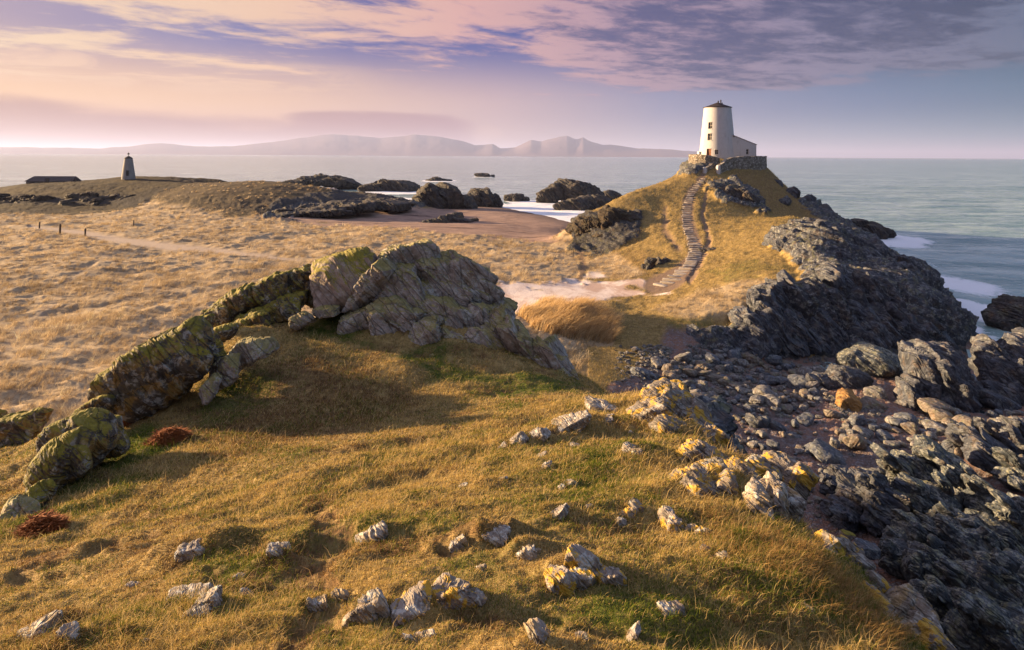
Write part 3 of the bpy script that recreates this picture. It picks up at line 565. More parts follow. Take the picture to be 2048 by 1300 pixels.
# ---------------------------------------------------------------- sea, haze, far hills
SEA_ROCKS = []                                   # (x, y, radius) filled by the sea rocks, read by the foam
def build_sea():
    ta_ = np.concatenate([-np.linspace(0.84, 2.2, 60)[:0:-1], np.linspace(-0.84, 0.84, 700), np.linspace(0.84, 2.2, 60)[1:]])
    tl_ = np.concatenate([np.linspace(math.log(14), math.log(420), 760), np.linspace(math.log(420), math.log(60000), 160)[1:]])
    a, l = np.meshgrid(ta_, tl_); D = np.exp(l); x = a * D; y = D
    dep = np.where(D < 325, -bilT(ZT, np.clip(a, TA[0], TA[-1]), np.minimum(l, TL[-1])), 4.0)
    amp = sstep(D, 30, 90) * .16 * (1 - sstep(D, 500, 900)) * np.clip(dep, .08, 1)
    z = amp * (fbm(x * .10, y * .16, D * 0, 3) + .35 * fbm(x * .5, y * .7, D * 0, 3))
    foam = sstep(dep, 1.5, -.1) * (dep > -.6) * (D > 62)
    for (cx, cy, r, k) in SEA_ROCKS:
        q = np.hypot((x - cx), (y - cy) * .6) / r
        foam = np.maximum(foam, k * sstep(q, 1.75, .8))
    wash = np.zeros_like(x)
    for (cx, cy, rx, ry, k) in WASH:
        wash = np.maximum(wash, k * sstep(np.hypot((x - cx) / rx, (y - cy) / ry), 1.0, .25))
    me = mesh_np('sea', np.stack([x, y, z], -1).reshape(-1, 3), [grid_faces(len(tl_), len(ta_))], {'foam': np.stack([foam, wash, foam * 0], -1).reshape(-1, 3)})
    m, t, out = material('sea')
    g = t.new('ShaderNodeNewGeometry'); pos = g.outputs['Position']; yy = t.sep(pos)[1]
    Fm = t.new('ShaderNodeSeparateColor'); t.put(Fm.inputs[0], t.attr('foam'))
    fp = t.mapv(pos, (0, 0, 0.35), (1.0, 0.6, 1.0))
    n1 = t.noise(fp, 0.42, 9, 0.70, 1.6); n2 = t.noise(fp, 0.12, 6, 0.6, 0.8)
    band = t.noise(t.mapv(pos, (0, 0, 0.12), (0.006, 0.03, 1)), 1.0, 5, 0.6)
    far = t.ss(yy, 60.0, 700.0)
    chop = t.noise(t.mapv(pos, (0, 0, 0.1), (0.5, 1.0, 1)), 0.9, 5, 0.6)
    chop2 = t.noise(t.mapv(pos, (0, 0, -0.1), (0.055, 0.14, 1)), 0.9, 6, 0.62)
    base = t.mix(t.ss(t.m('ADD', t.m('MULTIPLY', chop2, 0.6), t.m('MULTIPLY', band, 0.4)), 0.36, 0.64), (0.12, 0.23, 0.235, 1), (0.38, 0.49, 0.49, 1))
    fo = t.ss(t.m('ADD', t.m('ADD', t.m('MULTIPLY', Fm.outputs[0], 0.62), t.m('MULTIPLY', Fm.outputs[1], 0.42)), t.m('MULTIPLY', n1, 0.62)), 0.62, 0.80)
    base = t.mix(fo, base, (0.74, 0.76, 0.80, 1))
    h = t.m('ADD', t.m('MULTIPLY', chop, 0.35), t.m('MULTIPLY', chop2, 1.6))
    b = principled(t, out, base, t.m('ADD', 0.16, t.m('MULTIPLY', fo, 0.6)), t.bump(h, 0.42, 0.6), 0.5)
    b.inputs['IOR'].default_value = 1.33
    link('sea', me, m, kind='structure')

def hills(name, pts, D, depth, mat, seed):
    """a range of far hills: skyline given as (u, v), a ridge with slopes to both sides and spurs"""
    us = np.arange(pts[0][0], pts[-1][0] + 1, 3.0); vs = np.interp(us, [p[0] for p in pts], [p[1] for p in pts])
    a, b = ray(us, vs); zc = CZ + b * D
    zc = np.maximum(zc + fbm(us * .035, us * 0 + seed, us * 0, 4) * 16 * np.clip(zc / 300, .1, 1), -5)
    rows = np.linspace(-1, 1, 41); V = []
    for r in rows:
        sp = fbm(us * .02, np.full_like(us, r * 2.2 + seed), us * 0, 4, .55) * .13
        k = np.clip(1 - abs(r), 0, 1)
        V.append(np.stack([a * (D + r * depth), np.full_like(us, D + r * depth) + 0 * us, zc * np.clip(k ** 1.15 + sp * k * (1 - k) * 1.6, 0, 1) * (1 if r <= 0 else 1) - 4 * (abs(r) > .99)], -1))
    me = mesh_np(name, np.concatenate(V), [grid_faces(len(rows), len(us))])
    return link(name, me, mat, kind='structure')

m, t, out = material('far_hills'); M['hills'] = m
pos = t.new('ShaderNodeNewGeometry').outputs['Position']
principled(t, out, t.mix(t.noise(pos, 0.0012, 6, 0.6), (0.12, 0.095, 0.115, 1), (0.16, 0.12, 0.135, 1)), 0.95, None, 0.1)
hills('hills', [(-700, 304), (-400, 300), (-150, 296), (0, 294), (120, 295), (200, 297), (262, 292), (320, 286), (400, 293), (470, 292), (540, 284), (600, 275), (680, 268), (760, 276), (830, 270), (880, 274), (925, 282), (950, 290), (985, 287), (1000, 297), (1030, 294), (1062, 279), (1082, 283), (1110, 276), (1135, 271), (1152, 279), (1166, 274), (1186, 284), (1205, 289), (1240, 292), (1275, 297), (1320, 298), (1380, 302), (1460, 309), (1500, 311)], 17000.0, 2600.0, m, 3.0)

def build_haze():
    bm_v = []
    X0, X1, Y0, Y1, Z0, Z1 = -150000.0, 150000.0, -2000.0, 62500.0, -6.0, 575.0
    v = np.array([[x, y, z] for z in (Z0, Z1) for y in (Y0, Y1) for x in (X0, X1)])
    f = np.array([[0, 2, 3, 1], [4, 5, 7, 6], [0, 1, 5, 4], [2, 6, 7, 3], [0, 4, 6, 2], [1, 3, 7, 5]])
    me = mesh_np('haze', v, [f], smooth=False)
    m = bpy.data.materials.new('haze'); m.use_nodes = True; t = NT(m.node_tree); t.n.clear()
    out = t.new('ShaderNodeOutputMaterial'); pv = t.new('ShaderNodeVolumePrincipled')
    pv.inputs['Color'].default_value = (0.50, 0.59, 0.98, 1); pv.inputs['Density'].default_value = HAZE; pv.inputs['Anisotropy'].default_value = 0.2
    t.l.new(pv.outputs[0], out.inputs['Volume'])
    link('haze', me, m, kind='stuff', label='pale dawn haze over the bay and the far hills')
HAZE = 4.3e-5
# ---------------------------------------------------------------- rocks
def ico(level, _c={}):
    if level in _c: return _c[level]
    if level == 0:
        p = (1 + 5 ** .5) / 2
        v = np.array([(-1, p, 0), (1, p, 0), (-1, -p, 0), (1, -p, 0), (0, -1, p), (0, 1, p), (0, -1, -p), (0, 1, -p), (p, 0, -1), (p, 0, 1), (-p, 0, -1), (-p, 0, 1)], float)
        f = np.array([(0, 11, 5), (0, 5, 1), (0, 1, 7), (0, 7, 10), (0, 10, 11), (1, 5, 9), (5, 11, 4), (11, 10, 2), (10, 7, 6), (7, 1, 8), (3, 9, 4), (3, 4, 2), (3, 2, 6), (3, 6, 8), (3, 8, 9), (4, 9, 5), (2, 4, 11), (6, 2, 10), (8, 6, 7), (9, 8, 1)])
        r = (v / np.linalg.norm(v, axis=1)[:, None], f)
    else:
        v, f = ico(level - 1)
        e = np.concatenate([f[:, [0, 1]], f[:, [1, 2]], f[:, [2, 0]]]); e.sort(axis=1)
        ue, inv = np.unique(e, axis=0, return_inverse=True); inv = inv.ravel()
        mid = v[ue].mean(1); mid /= np.linalg.norm(mid, axis=1)[:, None]
        n = len(v); m = len(f); a, b, c = inv[:m] + n, inv[m:2 * m] + n, inv[2 * m:] + n
        r = (np.concatenate([v, mid]), np.concatenate([np.stack([f[:, 0], a, c], 1), np.stack([f[:, 1], b, a], 1), np.stack([f[:, 2], c, b], 1), np.stack([a, b, c], 1)]))
    _c[level] = r; return r
def rotm(tilt=0.0, yaw=0.0, pitch=0.0):
    """tilt turns in the picture plane (positive: right end up), yaw about the vertical"""
    t, y, p = (math.radians(k) for k in (tilt, yaw, pitch))
    return np.array(Matrix.Rotation(y, 3, 'Z') @ Matrix.Rotation(-t, 3, 'Y') @ Matrix.Rotation(p, 3, 'X'))
def stone(level, size, R, seed, p=9.0, planes=11):
    """a convex angular stone: the sphere cut by random planes; returns points about the origin and faces"""
    d, f = ico(level); g = np.random.default_rng(seed)
    n = g.normal(size=(planes, 3)); n /= np.linalg.norm(n, axis=1)[:, None]
    n = np.concatenate([n, [[1, 0, 0], [-1, 0, 0], [0, 1, 0], [0, -1, 0], [0, 0, 1], [0, 0, -1]]])
    o = np.concatenate([g.uniform(.72, 1.0, planes), g.uniform(.82, 1.0, 6)])
    r = (np.clip(d @ n.T / o, 0, None) ** p).sum(1) ** (-1 / p)
    V = d * np.minimum(r, 1.35)[:, None] * (np.asarray(size) / 2)
    return V @ R.T, f
def roughen(V, s, amp=1.0, bed=(0.72, 0.30, 0.62), bedf=1.0, seed=0.0):
    """breaks a stone's surface: lumps, stepped beds, cracks, grain; s is its size in metres"""
    L = np.linalg.norm(V, axis=1)[:, None] + 1e-6; dr = V / L
    q = V + seed * 13.7
    x, y, z = (q / s).T
    b = np.asarray(bed) / np.linalg.norm(bed); t_ = (q / s) @ b * bedf
    lump = fbm(x * 2.4, y * 2.4, z * 2.4, 3)
    bedn = fbm(t_ * 7.0 + .8 * vnoise(x * 3, y * 3, z * 3), x * 1.1, z * 1.1 + y, 4, .6, True) - .3
    grain = fbm(x * 14, y * 14, z * 14, 3, .6)
    return V + dr * (s * amp * (.055 * lump + .036 * bedn + .010 * grain))[:, None]
def level_for(px): return 3 if px < 22 else 4 if px < 76 else 5 if px < 200 else 6
class Mass:
    """one rock or crag: slabs placed by where they stand, welded into one mesh"""
    def __init__(s): s.V = []; s.F = []; s.n = 0; s.pts = []
    def slab(s, u, v, D, wpx, hpx, dep=0.8, tilt=0.0, yaw=0.0, pitch=0.0, amp=1.0, p=9.0, seed=None, dl=0, bed=(0.72, 0.30, 0.62), bedf=1.0, pl=10):
        k = D / F; c = at(u, v, D); seed = seed if seed is not None else int(u * 7 + v * 13) % 9973
        sz = (wpx * k, max(wpx, hpx) * k * dep, hpx * k)
        V, f = stone(level_for(max(wpx, hpx)) + dl, sz, rotm(tilt, yaw, pitch), seed, p, pl)
        V = roughen(V, (sz[0] + sz[2]) * .5 + .2 * sz[1], amp, bed, bedf, seed * .37 % 7)
        s.V.append(V + c); s.F.append(f + s.n); s.n += len(V); return s
    def done(s, name, mat, label, cat='rock', group=None, smooth=False):
        V = np.concatenate(s.V); o = np.array([V[:, 0].mean(), V[:, 1].mean(), V[:, 2].min()])
        me = mesh_np(name, V - o, [np.concatenate(s.F)], smooth=smooth)
        ob = link(name, me, mat, None, label=label, category=cat, group=group); ob.location = o; return ob

M['crag'] = rock_material('grey_crag', base=((0.115, 0.097, 0.085), (0.40, 0.355, 0.325)), lichen=0.35, white=0.6, warm=0.45, moss=0.7, scale=0.9, bump=1.0, dist=.10)
M['pink'] = rock_material('pinkish_boulder', base=((0.14, 0.105, 0.085), (0.33, 0.26, 0.215)), lichen=0.2, white=0.25, warm=0.5, moss=0.95, scale=0.9, bump=.8, dist=.08)
M['mossy'] = rock_material('mossy_rock', base=((0.022, 0.02, 0.018), (0.105, 0.095, 0.085)), lichen=0.5, white=0.5, warm=0.5, moss=0.9, yellow=0.3, scale=1.1, bump=1.0, dist=.10)
M['lichen'] = rock_material('lichened_rock', base=((0.10, 0.08, 0.065), (0.34, 0.30, 0.27)), lichen=0.3, white=0.8, warm=0.4, yellow=0.9, scale=2.4, bump=.9, dist=.03)
M['pale'] = rock_material('pale_rock', base=((0.10, 0.08, 0.066), (0.34, 0.31, 0.285)), lichen=0.25, white=1.0, warm=0.35, yellow=0.18, scale=3.6, bump=.9, dist=.03)
M['edge'] = rock_material('yellow_edge_rock', base=((0.06, 0.05, 0.042), (0.235, 0.205, 0.18)), lichen=0.3, white=0.4, warm=0.55, yellow=0.8, scale=1.7, bump=1.0, dist=.05)
M['greyedge'] = rock_material('grey_edge_rock', base=((0.085, 0.072, 0.062), (0.30, 0.265, 0.235)), lichen=0.3, white=0.7, warm=0.5, yellow=0.25, scale=1.9, bump=1.0, dist=.05)
M['dark'] = rock_material('dark_shore_rock', base=((0.014, 0.013, 0.014), (0.060, 0.056, 0.058)), lichen=0.3, white=0.10, warm=0.5, scale=0.5, bump=1.0, dist=.2)
M['stack'] = rock_material('dark_bedded_rock', base=((0.012, 0.014, 0.020), (0.088, 0.098, 0.126)), lichen=0.2, white=0.18, warm=0.35, scale=0.7, bump=1.0, dist=.12, rough=.7)
M['barn'] = rock_material('barnacled_rock', base=((0.012, 0.016, 0.020), (0.085, 0.102, 0.12)), lichen=0.8, white=0.35, warm=0.35, scale=0.9, barn=0.9, bump=1.0, dist=.10, rough=.65)
M['shadecliff'] = rock_material('brown_shade_cliff', base=((0.010, 0.007, 0.005), (0.050, 0.034, 0.020)), lichen=0.25, white=0.04, warm=0.3, scale=0.6, bump=1.0, dist=.2)  # brown rock, its base darkened to stand in for shade on the face
M['orange'] = rock_material('orange_boulder', base=((0.13, 0.065, 0.022), (0.36, 0.20, 0.06)), lichen=0.2, white=0.05, warm=0.5, scale=1.2, bump=1.0, dist=.08)
M['rubble'] = rock_material('rubble_boulder', base=((0.05, 0.048, 0.05), (0.21, 0.20, 0.20)), lichen=0.55, white=0.45, warm=0.55, scale=1.6, bump=.9, dist=.08)  # base darkened in place of the shade missing over the cove
M['rubble2'] = rock_material('brown_boulder', base=((0.07, 0.055, 0.045), (0.22, 0.185, 0.155)), lichen=0.7, white=0.25, warm=0.8, scale=1.4, bump=.9, dist=.08)
M['rubble3'] = rock_material('slate_boulder', base=((0.03, 0.036, 0.048), (0.13, 0.146, 0.18)), lichen=0.3, white=0.3, warm=0.25, scale=1.4, bump=.9, dist=.08)

# --- the crag in the middle of the turf
k = Mass()
for u, v, D, w_, h_, dep, tl in [
    (815, 530, 25.0, 130, 92, .9, 12), (870, 552, 25.0, 150, 90, .9, -12), (935, 566, 25.0, 110, 95, .9, -28), (772, 568, 24.4, 44, 130, 1.6, -32), (800, 590, 24.6, 130, 120, .8, 10),
    (795, 600, 23.6, 120, 105, .7, 14), (845, 590, 24.2, 90, 80, .8, -10), (905, 598, 24.4, 100, 84, .8, -14), (962, 598, 24.8, 84, 84, .8, -30), (994, 628, 24.8, 54, 80, .9, -36),
    (722, 645, 22.8, 80, 54, .8, 22), (790, 640, 22.8, 110, 84, .8, 12), (852, 632, 23.2, 96, 86, .8, -16), (905, 640, 23.4, 110, 84, .8, -22), (955, 650, 23.6, 94, 92, .8, -34),
    (850, 682, 22.2, 84, 74, .8, 22), (905, 690, 22.4, 86, 64, .8, -10), (960, 705, 22.4, 110, 84, .8, -34), (1000, 676, 23.2, 70, 110, .9, 24), (1030, 690, 23.0, 44, 140, 1.2, 24), (1056, 706, 22.8, 40, 136, 1.2, 26), (1082, 720, 22.5, 38, 124, 1.2, 26), (1106, 734, 22.2, 34, 108, 1.2, 24), (1130, 750, 21.9, 30, 84, 1.2, 22), (1150, 766, 21.7, 22, 54, 1.2, 20), (1020, 745, 21.8, 90, 54, .8, -16), (862, 722, 21.2, 56, 34, .9, 10), (1085, 762, 21.4, 70, 44, .9, -24),
    (700, 655, 22.6, 50, 34, .9, 20)]:
    k.slab(u, v, D, w_, h_, dep, tl, yaw=(u * 37 % 40) - 20, amp=1.15, p=14)
k.done('rock_crag', M['crag'], 'large grey bedded crag with mossy peak, rising from the turf ridge', 'crag')
k = Mass()
k.slab(690, 566, 23.8, 146, 118, .8, 14, 10, amp=.55, p=12, seed=41, dl=1).slab(735, 562, 24.4, 66, 112, .9, 16, amp=.6)
k.done('boulder', M['pink'], 'big smooth pinkish boulder with green moss cap, leaning on the crag', 'boulder')
k = Mass()
for a_ in [(470, 612, 23.6, 117, 60, .8, 24), (535, 590, 24.0, 135, 68, .8, 24), (605, 562, 24.4, 108, 68, .8, 22), (440, 630, 23.2, 59, 44, .9, 18), (560, 618, 23.6, 117, 50, .8, 16), (630, 590, 24.2, 63, 65, .8, 20), (500, 640, 23.0, 108, 36, .8, 14)]:
    k.slab(*a_, amp=1.1, p=12)
k.done('rock_outcrop', M['mossy'], 'long sloping slab outcrop with moss edge, left of the pinkish boulder', 'outcrop')
for a_, lb in [((604, 640, 22.2, 52, 34, .9, 20), 'small white-spotted rock in grass just under the pinkish boulder'), ((652, 624, 22.6, 50, 24, .9, 5), 'low dark stones wedged beneath the pinkish boulder')]:
    Mass().slab(*a_).done('rock', M['crag'], lb)
Mass().slab(402, 648, 21.6, 56, 34, .9, 20).slab(380, 655, 21.4, 40, 24).done('rock', M['mossy'], 'small mossy rock on the skyline at the low end of the long slab outcrop')
# --- the mossy rocks down the left side
k = Mass()
for a_ in [(316, 752, 17.0, 240, 138, .55, 36), (392, 712, 17.9, 120, 84, .7, 30), (430, 672, 19.6, 110, 40, .9, 18), (196, 812, 16.2, 90, 40, .8, 34)]:
    k.slab(*a_, amp=.8, p=7, dl=1)
k.done('rock_outcrop', M['mossy'], 'broad dark outcrop covered in yellow-green moss, above the rusty bracken', 'outcrop')
k = Mass()
for a_ in [(492, 706, 18.32, 98, 49, .8, 28), (452, 742, 17.53, 72, 52, .8, 42), (420, 778, 16.75, 47, 37, .9, 48)]: k.slab(*a_, amp=1.1, p=13)
k.done('rock_outcrop', M['crag'], 'narrow pale-spotted rock rib lying in the turf below the mossy outcrop', 'outcrop')
k = Mass()
for a_ in [(172, 880, 13.5, 150, 124, .7, 36), (110, 940, 12.6, 190, 84, .6, 56), (218, 878, 13.9, 80, 84, .8, 30), (140, 925, 12.7, 110, 90, .6, 44), (62, 1005, 11.7, 84, 50, .8, 56)]:
    k.slab(*a_, amp=.8, p=7, dl=1)
k.done('rock_outcrop', M['mossy'], 'tall steep mossy rock at the low left end of the ridge', 'outcrop')
Mass().slab(45, 1020, 11.3, 60, 70, .8, 40).slab(22, 1040, 11.1, 40, 46, .8, 30).done('rock', M['crag'], 'small grey rock at the left picture edge under the steep mossy rock')
Mass().slab(30, 855, 17.6, 130, 60, .8, 12).slab(-40, 860, 17.8, 90, 60).done('rock_outcrop', M['mossy'], 'low mossy outcrop at the left edge behind the ridge', 'outcrop')

# --- small rocks in the turf
TUFT = []                                       # where grass grows up round the stones
def turf_rock(parts, mat, label, cat='rock', sink=.22, depth=.9, amp=1.0, p=11, Dr=(2.5, 21)):
    k = Mass()
    for q in parts:
        u, v, w_, h_ = q[:4]; tl = q[4] if len(q) > 4 else 0
        D = float(hit(u, min(v + h_ * .35, 1420), *Dr)[1]); TUFT.append((*at(u, v + h_ * .36, D + .2 * w_ * D / F)[:2], w_ * D / F)); k.slab(u, v + h_ * .40, D + .10 * w_ * D / F, w_ * 1.06, h_ * 1.12, depth * .85, tl, yaw=(u * 31 % 50) - 25, amp=amp * 1.1, p=17, dl=1, pl=7)
    return k.done('rock', M[mat], label, cat)
turf_rock([(1130, 1152, 54, 76, 20), (1168, 1112, 76, 56, -12), (1214, 1142, 74, 54, 14), (1165, 1150, 50, 40)], 'lichen', 'clump of pale rocks with bright orange lichen caps, low in the front turf')
turf_rock([(832, 1200, 80, 44, 26), (892, 1178, 96, 40, 8), (940, 1190, 56, 36, -24)], 'lichen', 'long white-topped rock rib with orange spots along the front turf')
turf_rock([(720, 1214, 60, 40, 30), (748, 1198, 56, 38, 14)], 'pale', 'white humped rock just left of the long orange-spotted rib')
turf_rock([(679, 1192, 32, 38)], 'greyedge', 'round dark knob of rock with pale face, near the white humped rock')
turf_rock([(640, 1202, 30, 36, 10), (622, 1206, 30, 30, -20)], 'greyedge', 'pair of brown stones left of the round dark knob')
turf_rock([(372, 1187, 84, 18, 6), (412, 1194, 64, 30, 24)], 'pale', 'flat layered rock with white rim, above the whitest slab at lower left')
turf_rock([(396, 1212, 72, 28, 16)], 'pale', 'whitest flat slab in the lower left turf')
turf_rock([(72, 1252, 92, 36, 22)], 'pale', 'white sloping rock at the lower left corner')
turf_rock([(142, 1262, 48, 34, -14)], 'greyedge', 'dark stone beside the white rock at lower left corner')
turf_rock([(388, 1090, 58, 28, 4)], 'pale', 'pale squarish rock capping the small turf bank on the left')
turf_rock([(556, 1096, 50, 24, -6)], 'pale', 'pale crumbly rock on the right end of the small turf bank')
turf_rock([(745, 1062, 62, 30, 22)], 'pale', 'grey pointed rock alone on the sunny turf left of centre')
turf_rock([(916, 1083, 38, 28, 28)], 'greyedge', 'dark rock at the left end of the short turf scarp, centre front')
turf_rock([(986, 1064, 62, 18, 4)], 'pale', 'thin pale rock along the top of the short turf scarp')
turf_rock([(1050, 1100, 54, 24, 26)], 'pale', 'pale jagged rock pointing right, just left of the orange-capped clump')
turf_rock([(960, 1136, 24, 16, 24)], 'pale', 'little white stone in the turf below the pale jagged rock')
turf_rock([(1110, 1028, 66, 16, 38)], 'pale', 'thin slanting blade of pale rock on the sunny ridge')
turf_rock([(1266, 1008, 40, 34, 20), (1256, 1022, 36, 24, 20)], 'lichen', 'white-topped rock with orange foot on the sunny ridge')
turf_rock([(1239, 1043, 26, 20)], 'pale', 'small round white stone below the white-topped orange-footed rock')
turf_rock([(1338, 1030, 36, 62, -8), (1352, 1046, 30, 44)], 'lichen', 'upright white and orange rock standing in the turf')
turf_rock([(1386, 1053, 34, 30), (1404, 1059, 30, 26)], 'lichen', 'low orange-crusted stones right of the upright white and orange rock')
turf_rock([(1076, 1258, 40, 64, 34), (1088, 1248, 34, 54, 30)], 'greyedge', 'dark splintered rock jutting from the turf at bottom centre')
turf_rock([(815, 1272, 28, 22)], 'pale', 'small rounded pinkish stone under a turf lip at the bottom')
turf_rock([(848, 1272, 48, 22, 26)], 'pale', 'broken pinkish slab beside the small rounded stone at the bottom')
turf_rock([(1165, 1270, 26, 24, 20)], 'pale', 'small grey stone at the bottom right of the splintered rock')
turf_rock([(1263, 1256, 16, 44, -28)], 'pale', 'narrow grey sliver of rock in the green turf at the bottom')
turf_rock([(1416, 1096, 26, 16, -28)], 'pale', 'bright white stone in the long brown grass on the right')
turf_rock([(1448, 1108, 36, 18, -20)], 'greyedge', 'greenish grey stone next to the bright white stone on the right')
turf_rock([(1345, 1216, 58, 24, -10)], 'greyedge', 'brown flaky stone lying flat in the green turf, lower right')
turf_rock([(476, 1150, 22, 11)], 'pale', 'tiny pale flake above the turf hollow on the left')
turf_rock([(490, 1187, 34, 20, -30)], 'pale', 'small tilted stone right of the flat layered rock')
turf_rock([(268, 1168, 28, 15)], 'pale', 'small bluish stone in dead grass on the left')
turf_rock([(290, 1281, 22, 13, 25)], 'greyedge', 'small dark stone near the bottom edge on the left')
crest = [(1003, 892, 26, 16, 34, 'smallest'), (1040, 873, 36, 26, 40, 'sharp dark'), (1076, 862, 42, 26, 36, 'pink-faced'), (1140, 838, 78, 30, 24, 'longest pale'), (1202, 808, 70, 28, -6, 'jagged topmost')]
for u, v, w_, h_, tl, ad in crest:
    turf_rock([(u, v, w_, h_, tl)], 'pale', ad + ' rock of the broken row climbing the sunny ridge crest')
turf_rock([(1220, 832, 26, 14, 20), (1214, 838, 28, 14, 20)], 'lichen', 'small pale stone with yellow crust behind the sunny crest')
turf_rock([(1260, 893, 34, 28, -14), (1276, 902, 26, 14)], 'pale', 'dark-sided rock alone in the turf behind the sunny ridge')
turf_rock([(1260, 864, 15, 14)], 'pale', 'tiny round whitish stone behind the sunny ridge')
turf_rock([(1150, 890, 26, 11)], 'pale', 'thin pale flake on top of the sunny ridge')
turf_rock([(1078, 913, 36, 10, 26)], 'pale', 'flat pale streak of rock flush with the sunny turf')
turf_rock([(1097, 926, 20, 15, 30), (1090, 932, 24, 12, 30)], 'pale', 'small blocky stone with green moss beside it on the sunny turf')
turf_rock([(1002, 956, 24, 9, 26)], 'pale', 'low pale fleck of rock far down the sunny slope')
turf_rock([(1140, 962, 28, 18, 14), (1122, 976, 26, 16, 40)], 'greyedge', 'dark angular rock with shadow under it on the sunny slope')
turf_rock([(1180, 1010, 18, 11, -10)], 'greyedge', 'small purple-grey stone in the middle of the sunny slope')
turf_rock([(925, 970, 26, 8, 24)], 'greyedge', 'thin brown flake on the sunny slope near centre')
# --- the broken rock edge above the cove
def edge_rock(parts, mat, label, dl=0):
    k = Mass()
    for u, v, D, w_, h_, tl in parts: k.slab(u, v + .16 * h_, D * .975, w_ * 1.12, h_ * 1.25, .9, tl, yaw=(u * 31 % 40) - 20, amp=1.1, p=16, dl=dl, pl=7)
    return k.done('rock_outcrop', M[mat], label, 'outcrop')
edge_rock([(1300, 835, 14.6, 70, 62, 20), (1342, 822, 15.0, 84, 84, -30), (1310, 790, 16.4, 66, 44, 20), (1356, 790, 16.8, 44, 50, -40), (1385, 850, 14.6, 56, 92, -38), (1338, 858, 13.6, 70, 40, -10), (1420, 876, 13.6, 40, 60, -36)], 'edge', 'rocky knob with orange lichen at the far end of the turf edge above the cove', 1)
edge_rock([(1384, 918, 11.2, 46, 60, 24), (1406, 905, 11.6, 44, 44, -16), (1425, 930, 11.2, 50, 50, -30)], 'edge', 'grey and orange rock half sunk in grass behind the most orange rocks', 1)
edge_rock([(1376, 962, 9.6, 60, 54, 26), (1428, 955, 9.8, 62, 54, 8), (1392, 995, 9.2, 56, 66, -20), (1442, 990, 9.4, 40, 84, -16), (1418, 985, 9.5, 50, 50, 0)], 'edge', 'cluster of blocks almost covered in orange lichen on the turf edge', 1)
edge_rock([(1480, 955, 10.2, 58, 70, -16), (1506, 945, 10.3, 50, 60, -10), (1468, 940, 10.5, 44, 40, 10), (1530, 965, 10.1, 40, 76, -30)], 'edge', 'dark orange-flecked rocks between the orange blocks and the upright slabs', 1)
edge_rock([(1514, 1020, 8.8, 44, 96, -6), (1545, 1010, 9.0, 36, 100, -12), (1572, 1010, 9.2, 34, 80, -16), (1530, 985, 9.2, 50, 50, 0)], 'greyedge', 'upright grey slabs like book spines on the turf edge', 1)
edge_rock([(1556, 930, 11.4, 54, 56, -26), (1590, 960, 11.0, 56, 74, -34), (1540, 915, 11.8, 40, 30, 0)], 'edge', 'leaning rock with an orange cap above the cove floor', 1)
edge_rock([(1636, 1105, 8.0, 50, 84, -36), (1665, 1120, 8.0, 36, 80, -40), (1690, 1105, 8.3, 44, 50, -30), (1705, 1130, 8.1, 56, 54, -20)], 'edge', 'slanting slabs with yellow patches halfway down the right turf edge', 1)
edge_rock([(1700, 1172, 7.3, 46, 44, -20), (1740, 1165, 7.6, 50, 50, -30), (1738, 1215, 7.0, 36, 90, -30), (1715, 1200, 7.0, 40, 40, 0)], 'edge', 'white and orange rocks low on the right turf edge', 1)
edge_rock([(1790, 1205, 7.3, 50, 92, -44), (1830, 1245, 7.0, 50, 92, -44), (1770, 1265, 6.6, 44, 60, -30)], 'greyedge', 'dark sloping slabs under the right turf edge near the bottom', 1)
edge_rock([(1850, 1265, 6.6, 48, 44, -20), (1880, 1295, 6.4, 60, 50, -30)], 'edge', 'yellow-topped rock at the bottom right of the turf edge', 1)
edge_rock([(1612, 1232, 5.8, 28, 52, -10), (1622, 1262, 5.7, 26, 40, -10)], 'lichen', 'white and orange sliver of rock in the grass at lower right', 1)
edge_rock([(1600, 1210, 6.0, 50, 18, -25)], 'pale', 'pale green flat stone in the grass at lower right', 1)

def cliff(rim, base, label, seed, n, wr=(24, 46), hr=(70, 120), mat='stack', name='sea_cliff', cat='cliff', dz=-.45, core=(), tl=(24, 42)):
    """a face of steep parallel beds standing between a rim and a foot, both given as (u, v, D)"""
    g = np.random.default_rng(seed); k = Mass(); rim = np.array(rim, float); base = np.array(base, float)
    for i in range(n):
        u = g.uniform(rim[0, 0], rim[-1, 0]); f = g.uniform(.08, .95); ub = np.interp(u, rim[:, 0], np.linspace(base[0, 0], base[-1, 0], 50)[np.linspace(0, 49, len(rim)).astype(int)])
        q0 = [np.interp(u, rim[:, 0], rim[:, c]) for c in (1, 2)]; q1 = [np.interp(ub, base[:, 0], base[:, c]) for c in (1, 2)]
        v = q0[0] + (q1[0] - q0[0]) * f; D = q0[1] + (q1[1] - q0[1]) * f; uu = u + (ub - u) * f
        k.slab(uu, v, D + dz, g.uniform(*wr), g.uniform(*hr), g.uniform(.5, 1.0), g.uniform(*tl), g.uniform(-25, 15), g.uniform(-12, 12), amp=1.2, p=16, seed=seed * 1000 + i, pl=6)
    for q in core: k.slab(*q, amp=1.2, p=12)
    return k.done(name, M[mat], label, cat)
